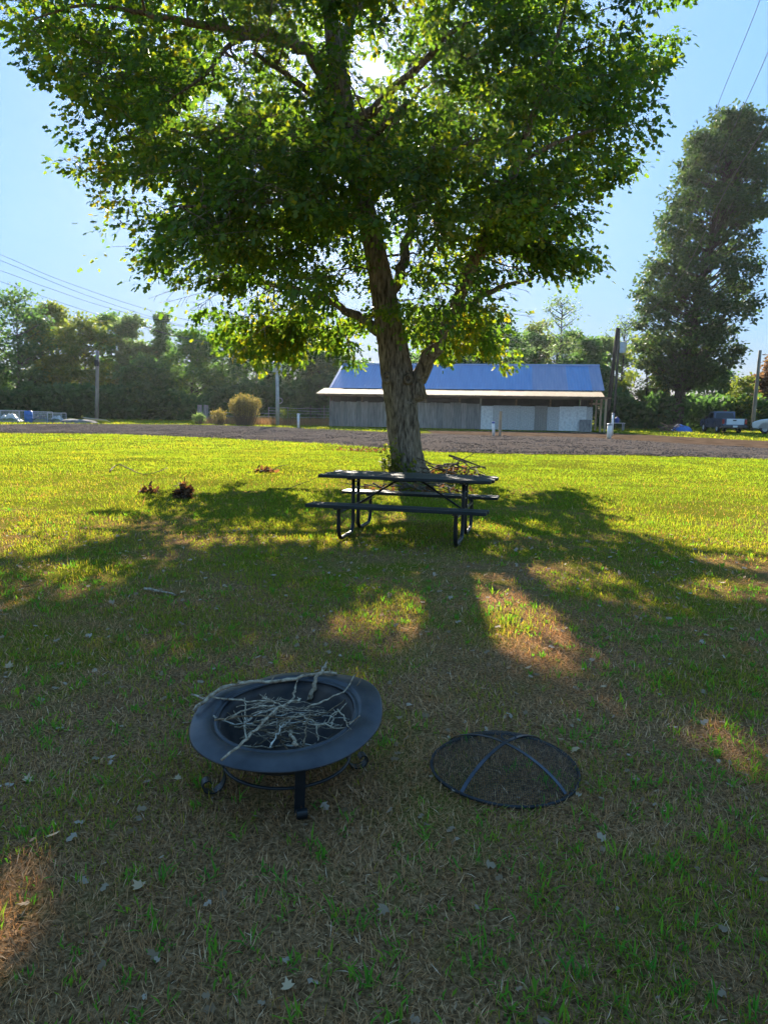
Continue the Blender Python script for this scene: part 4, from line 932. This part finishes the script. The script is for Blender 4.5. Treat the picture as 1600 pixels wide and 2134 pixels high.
for sx in (-1, 1):
    MB().prism([(-.45, 1.12), (.68, 1.1), (.1, 1.46), (-.4, 1.52)], sx*.742-.012, sx*.742+.012, 0).build('side_window', M['car_glass'], cb)
    MB().prism([(-1.45, 1.15), (-.55, 1.13), (-.5, 1.52), (-1.2, 1.46)], sx*.742-.012, sx*.742+.012, 0).build('side_window', M['car_glass'], cb)
    MB().box((sx*.72, 2.1, .72), (.32, .14, .12), Matrix.Rotation(sx*.35, 3, 'Z')).build('headlight', M['lamp_clear'], t, bevel=.02)
    MB().box((sx*.96, .62, 1.08), (.18, .1, .13)).build('mirror', M['paint_silver'], t, bevel=.02)
MB().prism([(.95, 1.09), (.86, 1.12), (.18, 1.49), (.26, 1.48)], -.62, .62, 0).build('windscreen', M['car_glass'], cb)
MB().box((0, 2.22, .5), (.9, .06, .16)).build('grille', M['black_coat'], t, bevel=.01)
wheels(t, 1.8, (1.35, -1.3), .9)

# ------------------------------------------------------------------ picnic table
TA = math.radians(-14); tc = Vector((.315, 8.885, 0)); tc.z = hz(tc.x, tc.y)
table = thing('picnic_table', 'black picnic table with attached benches on the lawn before the maple', 'picnic table', tc, TA)
L = 2.13
for k in range(5):
    MB().box((U(-.015, .015)+(.02 if k % 2 else -.02), -.30+.15*k, .745+U(-.001, .001)), (L, .138, .038)).build('top_plank', M['board'], table, bevel=.006)
for s in (-1, 1):
    for k in (0, 1):
        MB().box((U(-.012, .012), s*(.655+.135*k), .44), (L, .126, .038)).build('seat_plank', M['board'], table, bevel=.006)
FX = .70
for sx in (-1, 1):
    for s in (-1, 1):
        x = sx*FX; r = .13; rt = .024; pts = [(x, s*.72, .418)]
        pts += [(x, s*.72, z) for z in (.38, .28)]
        for a in np.linspace(0, PI/2, 6): pts.append((x, s*(.72-r+r*math.cos(a)), .03+r-r*math.sin(a)))
        for a in np.linspace(0, PI/2, 6): pts.append((x, s*(.115+r-r*math.sin(a)), .03+r-r*math.cos(a)))
        pts += [(x, s*.115, z) for z in (.3, .5, .722)]
        mb = MB(); mb.tube(pts, rt, 12); mb.build('leg_frame', M['black_coat'], table, smooth=True)
        MB().box((x, s*.715, .412), (.05, .26, .018)).build('seat_bracket', M['black_coat'], table)
    MB().box((sx*FX, 0, .716), (.05, .64, .018)).build('top_bracket', M['black_coat'], table)
    mb = MB(); mb.tube([(sx*FX, -.72, .36), (sx*FX, .72, .36)], .02, 8); mb.build('cross_bar', M['black_coat'], table)
    for z in (.5, .58, .66): mb = MB(); mb.tube([(sx*FX, -.1, z), (sx*FX, .1, z)], .008, 6); mb.build('bolt', M['steel_grey'], table)
    mb = MB(); mb.tube([(sx*(FX-.02), 0, .365), (sx*.12, 0, .715)], .013, 8); mb.build('brace', M['black_coat'], table, smooth=True)
MB().box((0, 0, .716), (.3, .6, .014)).build('top_bracket', M['black_coat'], table)

# ------------------------------------------------------------------ fire pit
pc = Vector((-.405, 2.90, 0)); pc.z = hz(-.4, 2.9)
pit = thing('fire_pit', 'dark steel fire pit bowl with wide warped rim on curled legs', 'fire pit', pc)
RZ = .30
def warp(p):
    r = math.hypot(p.x, p.y); a = math.atan2(p.y, p.x); k = max(0, (r-.26)/.15)
    z = p.z+.045*(p.x*.35+p.y*.9)/.4
    z += k*(.020*math.exp(-((a-2.75)/.35)**2)-.022*math.exp(-((a-2.2)/.3)**2)+.030*math.exp(-((a-.55)/.55)**2)-.016*math.exp(-((a+.15)/.18)**2)+.006*math.sin(3*a+1))
    e = 1+.03*k*math.exp(-((a-.6)/.6)**2)
    return (p.x*e, p.y*e, z)
bowl = [(0, .105), (.08, .107), (.15, .122), (.21, .155), (.25, .205), (.275, .262), (.288, .297)]
MB().lathe(bowl+[(r+.004, z-.006) for r, z in bowl[::-1]], 64, warp=warp).build('bowl', M['bowl_steel'], pit, smooth=True)
rim = [(.286, .298), (.291, .306), (.298, .306), (.302, .301), (.310, .301), (.313, .308), (.322, .311), (.36, .302), (.402, .289), (.408, .284), (.404, .280), (.36, .296), (.32, .304), (.30, .294)]
rimo = MB().lathe(rim, 96, closed=True, warp=warp).build('rim', M['pit_steel'], pit, smooth=True)
for k, a in enumerate((-72, 18, 112, 203)):
    a = math.radians(a); c, s = math.cos(a), math.sin(a)
    prof = [(.30, .262), (.305, .23), (.295, .17), (.275, .11), (.268, .06), (.285, .022), (.315, .006), (.345, .012), (.362, .035), (.355, .058), (.335, .062), (.325, .048)]
    if k == 0: prof = [(.30, .262), (.302, .2), (.295, .12), (.285, .06), (.282, .015), (.30, -.002), (.325, .0), (.34, .018), (.335, .038), (.32, .04)]
    pr = smooth_path([(Vector((r*c, r*s, z)), 1) for r, z in prof], 3)
    mb = MB(); mb.strip([p for p, _ in pr], (-s, c, 0), .042, .005); mb.build('leg', M['black_coat'], pit)
mb = MB(); mb.tube([(.272*math.cos(a), .272*math.sin(a), .105) for a in np.linspace(0, 2*PI, 49)], .007, 8); mb.build('leg_ring', M['black_coat'], pit, smooth=True)

# twigs in the bowl
def twig_mesh(P, r, nubs=3, taper=.45):
    pts = [Vector(p) for p in P]; n = len(pts); mb = MB()
    mb.tube(pts, [r*(1-(1-taper)*i/(n-1))*U(.85, 1.15) for i in range(n)], 7, jit=.12)
    for _ in range(nubs):
        i = random.randrange(0, n-1); a = pts[i].lerp(pts[i+1], U(0, 1)); dd = (pts[i+1]-pts[i]).normalized()
        q = Vector(rng.normal(0, 1, 3)); q = (q-dd*q.dot(dd)).normalized(); q.z = abs(q.z); l = U(.006, .035)
        mb.tube([a, a+(q*.8+dd*.6)*l*.6, a+(q*.8+dd*.6)*l], [r*.42, r*.36, r*.22], 5)
    return mb
def stick(P, r, label, group=None, nubs=3, mat='twig', taper=.45, sub=4, wob=.004, name='stick'):
    pr = smooth_path([(Vector(p), 1) for p in P], sub); pts = [p+Vector(rng.normal(0, wob, 3)) for p, _ in pr]
    o0 = Vector(P[0]); mb = twig_mesh([p-o0 for p in pts], r, nubs, taper); o = mb.build(name, M[mat], smooth=True); o.location = o0
    return tag(o, label, 'stick', group)
def pp(x, y, z): return gnd(x, y, pc.z+z)
SG = 'sticks heaped in the fire pit'
stick([pp(402, 1482, .295), pp(455, 1440, .345), pp(480, 1428, .36), pp(540, 1420, .352), pp(600, 1417, .35), pp(662, 1404, .355), pp(700, 1404, .35)], .009, 'long thick grey branch lying along the back rim of the fire pit', SG, 7, taper=.8)
stick([pp(645, 1462, .25), pp(652, 1435, .31), pp(660, 1412, .36), pp(678, 1390, .40)], .0115, 'stubby thick upright branch at the back of the fire pit', SG, 3, taper=.7)
stick([pp(462, 1586, .285), pp(505, 1548, .315), pp(545, 1510, .32), pp(590, 1470, .32), pp(625, 1455, .31)], .0052, 'long pale stick poking over the front left rim of the fire pit', SG, 6, taper=1.1)
stick([pp(632, 1478, .28), pp(672, 1461, .31), pp(715, 1440, .345), pp(745, 1406, .37)], .0045, 'pale crooked twig rising to the right back rim of the fire pit', SG, 4)
stick([pp(400, 1449, .32), pp(455, 1456, .32), pp(520, 1460, .30), pp(578, 1462, .28)], .0042, 'twig sticking out over the left rim of the fire pit', SG, 5, taper=1.1)
stick([pp(704, 1480, .29), pp(718, 1500, .30), pp(731, 1519, .305)], .004, 'short pale twig resting alone at the right of the fire pit bowl', SG, 1)
stick([pp(664, 1517, .27), pp(690, 1495, .29), pp(722, 1466, .31)], .004, 'straight thin twig pointing to the right rim of the fire pit', SG, 2)
stick([pp(603, 1520, .2), pp(608, 1533, .25), pp(615, 1552, .30)], .008, 'short thick stub end pointing at the front rim of the fire pit', SG, 0, taper=.9)
stick([pp(610, 1460, .3), pp(616, 1440, .33), pp(618, 1415, .37)], .005, 'short upright twig against the back branch of the fire pit', SG, 2)
stick([pp(506, 1432, .28), pp(545, 1447, .29), pp(560, 1458, .29), pp(612, 1462, .28)], .0042, 'crooked twig near the left back of the fire pit bowl', SG, 4)
stick([pp(625, 1488, .27), pp(655, 1510, .27), pp(662, 1540, .28)], .0045, 'bent twig at the front right of the fire pit bowl', SG, 3)
for k in range(44):
    a = rng.normal(.1, .9); c = Vector((rng.normal(-.01, .085), rng.normal(.0, .075), U(.18, .34))); l = U(.18, .44); d = Vector((math.cos(a), math.sin(a)*.8, U(-.15, .22)))
    P = [c+d*l*q+Vector((0, 0, -.10*(q*l)**2*6)) for q in (-.5, -.2, .15, .5)]
    P = [pc+Vector((p.x, p.y, max(p.z, .115+1.6*max(0, math.hypot(p.x, p.y)-.12)**1.3))) for p in P]
    stick(P, U(.0020, .0050), 'thin grey lichen crusted twig in the tangle at the middle of the fire pit', SG, random.randint(2, 6), wob=.0035, mat=random.choice(('twig', 'twig', 'twig_pale', 'twig_dark')))

# ------------------------------------------------------------------ spark screen
sc_ = Vector((.555, 2.985, 0)); sc_.z = hz(.555, 2.985)+.012
scr = thing('spark_screen', 'black wire mesh dome spark screen lying on the grass right of the fire pit', 'spark screen', sc_)
RS, HS = .325, .108
dome = lambda x, y: HS*max(0, 1-(x*x+y*y)/RS**2)**.8
mb = MB(); mb.tube([(RS*math.cos(a), RS*math.sin(a), .0+.006*math.sin(2*a)) for a in np.linspace(0, 2*PI, 65)], .0075, 8); mb.build('base_ring', M['screen_wire'], scr, smooth=True)
wires = MB(); step = .0095; wv, wf = [], []
for ax_ in (0, 1):
    for c in np.arange(-RS+step, RS, step):
        hl = math.sqrt(RS*RS-c*c); m = max(3, int(hl/.03)); q = np.linspace(-hl, hl, 2*m+1); z = HS*np.clip(1-(q*q+c*c)/RS**2, 0, 1)**.8
        w = .0008
        A = np.stack([q, np.full_like(q, c-w), z+ax_*.0006], 1); B = np.stack([q, np.full_like(q, c+w), z+ax_*.0006], 1)
        if ax_: A = A[:, [1, 0, 2]]; B = B[:, [1, 0, 2]]
        b0 = sum(len(a) for a in wv); wv += [A, B]; n = len(q); i = np.arange(n-1)
        wf.append(np.stack([b0+i, b0+i+1, b0+n+i+1, b0+n+i], 1))
o = link('wire_mesh', np_mesh('wire_mesh', np.concatenate(wv), [np.concatenate(wf)], M['screen_wire']), scr); o['kind'] = 'stuff'
for a in (math.radians(48), math.radians(132)):
    pts = [(RS*1.0*q*math.cos(a), RS*1.0*q*math.sin(a), dome(q*RS*math.cos(a), q*RS*math.sin(a))+.006) for q in np.linspace(-.99, .99, 25)]
    mb = MB(); mb.strip(pts, (-math.sin(a), math.cos(a), 0), .017, .003); mb.build('strap', M['strap'], scr)
mb = MB(); mb.tube([(.032*math.cos(a), .004, HS+.03+.026*math.sin(a)) for a in np.linspace(0, 2*PI, 25)], .004, 7)
mb.v = [(v[0]+.02, v[1]+(v[2]-HS)*.9, HS+.012+(v[2]-HS)*.25) for v in mb.v]; mb.build('handle_ring', M['screen_wire'], scr, smooth=True)

# ------------------------------------------------------------------ litter on the lawn
def fallen(label, px, py, size, rot, mat='pale_leaf', curl=.3):
    p = gnd(px, py); p.z = hz(p.x, p.y)+.022
    v = MV.copy(); v[:, 1] -= .5; v[:, 2] += curl*(v[:, 0]**2)*1.5+curl*.6*v[:, 1]**2
    me = np_mesh('fallen_leaf', v*size, [MF], M[mat], {'tint': np.full(len(v), U(.3, .8))}); o = link('fallen_leaf', me)
    o.location = p; o.rotation_euler = (U(-.3, .6), U(-.5, .5), rot); size *= .85; o.scale = (.85, .85, .85); tag(o, label, 'leaf', 'fallen leaves on the lawn')
for lab, px, py, s, r, m in [
 ('pale grey dead leaf on the thatch at the left, level with the fire pit feet', 60, 1627, .055, .4, 'pale_leaf'),
 ('largest pale dead leaf, lower left of the fire pit', 107, 1748, .075, 1.4, 'pale_leaf'),
 ('pale oval dead leaf in the lower left, right below a tiny pale one', 286, 1844, .06, .9, 'pale_leaf'),
 ('tiny pale dead leaf in the lower left thatch', 219, 1803, .03, 0, 'pale_leaf'),
 ('tan dead leaf touching the right edge of the spark screen', 1194, 1577, .065, 2.2, 'pale_leaf'),
 ('small upright tan leaf above right of the spark screen', 1165, 1553, .045, 1.2, 'pale_leaf'),
 ('dead leaf near the bottom edge below the fire pit', 598, 2046, .05, .3, 'pale_leaf'),
 ('tan curled leaf near the lower right edge of the lawn', 1500, 1945, .05, .8, 'dead_leaf'),
 ('curled tan leaf low in the middle foreground', 795, 1902, .055, 2.5, 'dead_leaf'),
 ('grey leaf at the left edge, higher than the fire pit', 20, 1392, .08, .2, 'pale_leaf'),
 ('pale green leaf just behind the right rim of the fire pit', 770, 1393, .05, .5, 'pale_leaf'),
 ('small pale leaf behind the spark screen to the left', 1005, 1440, .055, 1.8, 'pale_leaf'),
 ('small pale leaf behind the spark screen to the right', 1256, 1437, .055, 2.8, 'pale_leaf'),
 ('greyish leaf standing in the grass well behind the spark screen', 1098, 1398, .06, .9, 'pale_leaf'),
 ('pale leaf right of the lone stick on the left lawn', 380, 1241, .07, .6, 'pale_leaf'),
 ('pale leaf in the shade between fire pit and picnic table', 925, 1232, .07, 1.0, 'pale_leaf'),
 ('brown leaf in the sunlit left lower corner', 48, 1888, .05, 1.9, 'dead_leaf'),
 ('tan leaf at the right photo edge low on the lawn', 1585, 1850, .05, 2.0, 'dead_leaf'),
 ('grey leaf right of the fire pit toward the screen', 830, 1500, .045, 1.0, 'dead_leaf'),
 ('tan leaf left of the fire pit near its curled foot', 372, 1625, .045, .2, 'pale_leaf'),
]: fallen(lab, px, py, s, r, m)
x, y = sample(1.3, 9, 26); n = len(x); P = np.stack([x, y, height(x, y)+U(.008, .03, n)], -1)
v, f = leaf_cloud(P, leaf_frames(rng.normal(0, 1, (n, 3))*[1, 1, .3], np.array([0, 0, 1])+rng.normal(0, .45, (n, 3))), U(.014, .04, n)*np.interp(y, [1.3, 9], [1, 1.5]), LV, LF)
tag(link('leaf_litter', np_mesh('leaf_litter', v, [f], M['dead_leaf'], {'tint': np.repeat(U(0, 1, n), len(LV))})), 'small scraps of dry brown leaf littering the lawn', 'leaf litter', kind='stuff')
def gp2(x, y, dz=.02): p = gnd(x, y); p.z = hz(p.x, p.y)+dz; return p
stick([gp2(301, 1235), gp2(330, 1240), gp2(366, 1248)], .012, 'lone straight grey stick lying on the left lawn', None, 1, taper=.8)
stick([gp2(228, 986), gp2(250, 978, .12), gp2(300, 992), gp2(350, 985, .1)], .016, 'thin fallen branch lying on the sunny lawn at left', None, 6, mat='twig_brown')
stick([gp2(645, 1046, .5), gp2(641, 1042, .52), gp2(637, 1040, .53)], .004, 'tiny twig poking from the left end of the near bench', None, 0)
def leaf_heap(name, label, cat, px, py, rx, ry, h, n, mat, size, twigs=0):
    b = gp2(px, py, 0); t = thing(name, label, cat, b)
    a = U(0, 2*PI, n); r = np.sqrt(U(0, 1, n)); P = np.stack([np.cos(a)*r*rx, np.sin(a)*r*ry, h*(1-r*r)*U(.1, 1, n)+.01], -1)
    v, f = leaf_cloud(P, leaf_frames(rng.normal(0, 1, (n, 3)), np.array([0, 0, 1])+rng.normal(0, .9, (n, 3))), size*U(.6, 1.3, n), LV, LF)
    o = link('dead_leaves', np_mesh('dead_leaves', v, [f], M[mat], {'tint': np.repeat(U(0, 1, n), len(LV))}), t); o['kind'] = 'stuff'
    if twigs: twig_pile(t, twigs, rx, ry, h, (.3, 1.1), (.006, .02), M['twig_brown'])
    return t
leaf_heap('leaf_clump', 'dark brown clump of dead leaves on the sunny lawn, right of a flatter one', 'leaf clump', 381, 1039, .15, .11, .30, 150, 'brown_leaf', .10, 0)
leaf_heap('leaf_clump', 'flat dark clump of dead debris on the sunny lawn, left of a bigger one', 'leaf clump', 310, 1030, .17, .10, .12, 70, 'brown_leaf', .10, 0)
leaf_heap('leaf_clump', 'small dark clump of debris on the far sunny lawn left of the table', 'leaf clump', 550, 985, .3, .2, .12, 60, 'brown_leaf', .12, 3)
bp_ = leaf_heap('brush_pile', 'pile of cut branches and orange brown leaves right of the maple foot', 'brush pile', 945, 1006, .8, .4, .42, 170, 'brown_leaf', .11, 55)
bb = bp_.location
mb = twig_mesh([at_y(935, 949, 15.5)-bb, at_y(965, 959, 15.4)-bb, at_y(1000, 972, 15.3)-bb], .028, 2); mb.build('branch', M['twig_brown'], bp_)
mb = twig_mesh([at_y(938, 990, 15.5)-bb, at_y(942, 965, 15.6)-bb, at_y(950, 942, 15.6)-bb], .012, 3); mb.build('branch', M['twig_brown'], bp_)
leaf_heap('leaf_clump', 'rust brown leaves and twigs scattered behind the far bench', 'leaf clump', 860, 1024, 1.3, .5, .14, 130, 'brown_leaf', .10, 30)
leaf_heap('leaf_clump', 'orange brown leaf scatter on grass left of the maple foot', 'leaf clump', 765, 940, 1.4, .8, .08, 200, 'brown_leaf', .10, 4)
# shoots round the maple foot
b = Vector(TREE)+Vector((-.2, -.42, hz(TREE.x, TREE.y-.4))); t = thing('shoots', 'yellow green leafy shoots climbing the foot of the maple trunk', 'shoots', b)
mb = MB(); P, T_ = [], []
for k in range(34):
    x0 = U(-.42, .35); tip = Vector((x0*1.15+U(-.12, .12), U(-.35, .05), U(.25, 1.0) if x0 < .1 else U(.1, .4))); mb.tube([(x0, U(-.1, .05), 0), (x0*1.05, -.08, tip.z*.5), tip], [.006, .004, .002], 4, cap=False)
    for _ in range(9):
        u = U(.25, 1); P.append(np.array([x0*(1-u)+tip.x*u, tip.y*u, tip.z*u])+rng.normal(0, .04, 3)); T_.append(rng.normal(0, 1, 3)+[0, 0, -.2])
mb.build('stems', M['twig_brown'], t)['kind'] = 'stuff'
P = np.array(P); T_ = np.array(T_); n = len(P); v, f = leaf_cloud(P, leaf_frames(T_, np.array([0, 0, 1])+rng.normal(0, .7, (n, 3))), U(.06, .12, n), LV, LF)
link('leaves', np_mesh('leaves', v, [f], M['leaf_yellow'], {'tint': np.repeat(np.clip(rng.normal(.6, .25, n), 0, 1), len(LV))}), t)['kind'] = 'stuff'

# ------------------------------------------------------------------ air
HAZE = 0.00013
hm = bpy.data.materials.new('haze_air'); hm.use_nodes = True; nt = hm.node_tree
for n_x in list(nt.nodes):
    if n_x.type == 'BSDF_PRINCIPLED': nt.nodes.remove(n_x)
pv = nt.nodes.new('ShaderNodeVolumePrincipled'); pv.inputs['Color'].default_value = (.86, .92, 1.0, 1); pv.inputs['Density'].default_value = HAZE; pv.inputs['Anisotropy'].default_value = .8
nt.links.new(pv.outputs[0], nt.nodes['Material Output'].inputs['Volume'])
o = MB().box((0, 55, 16), (260, 150, 34)).build('haze', hm); tag(o, 'thin evening haze in the air', 'haze', kind='stuff')
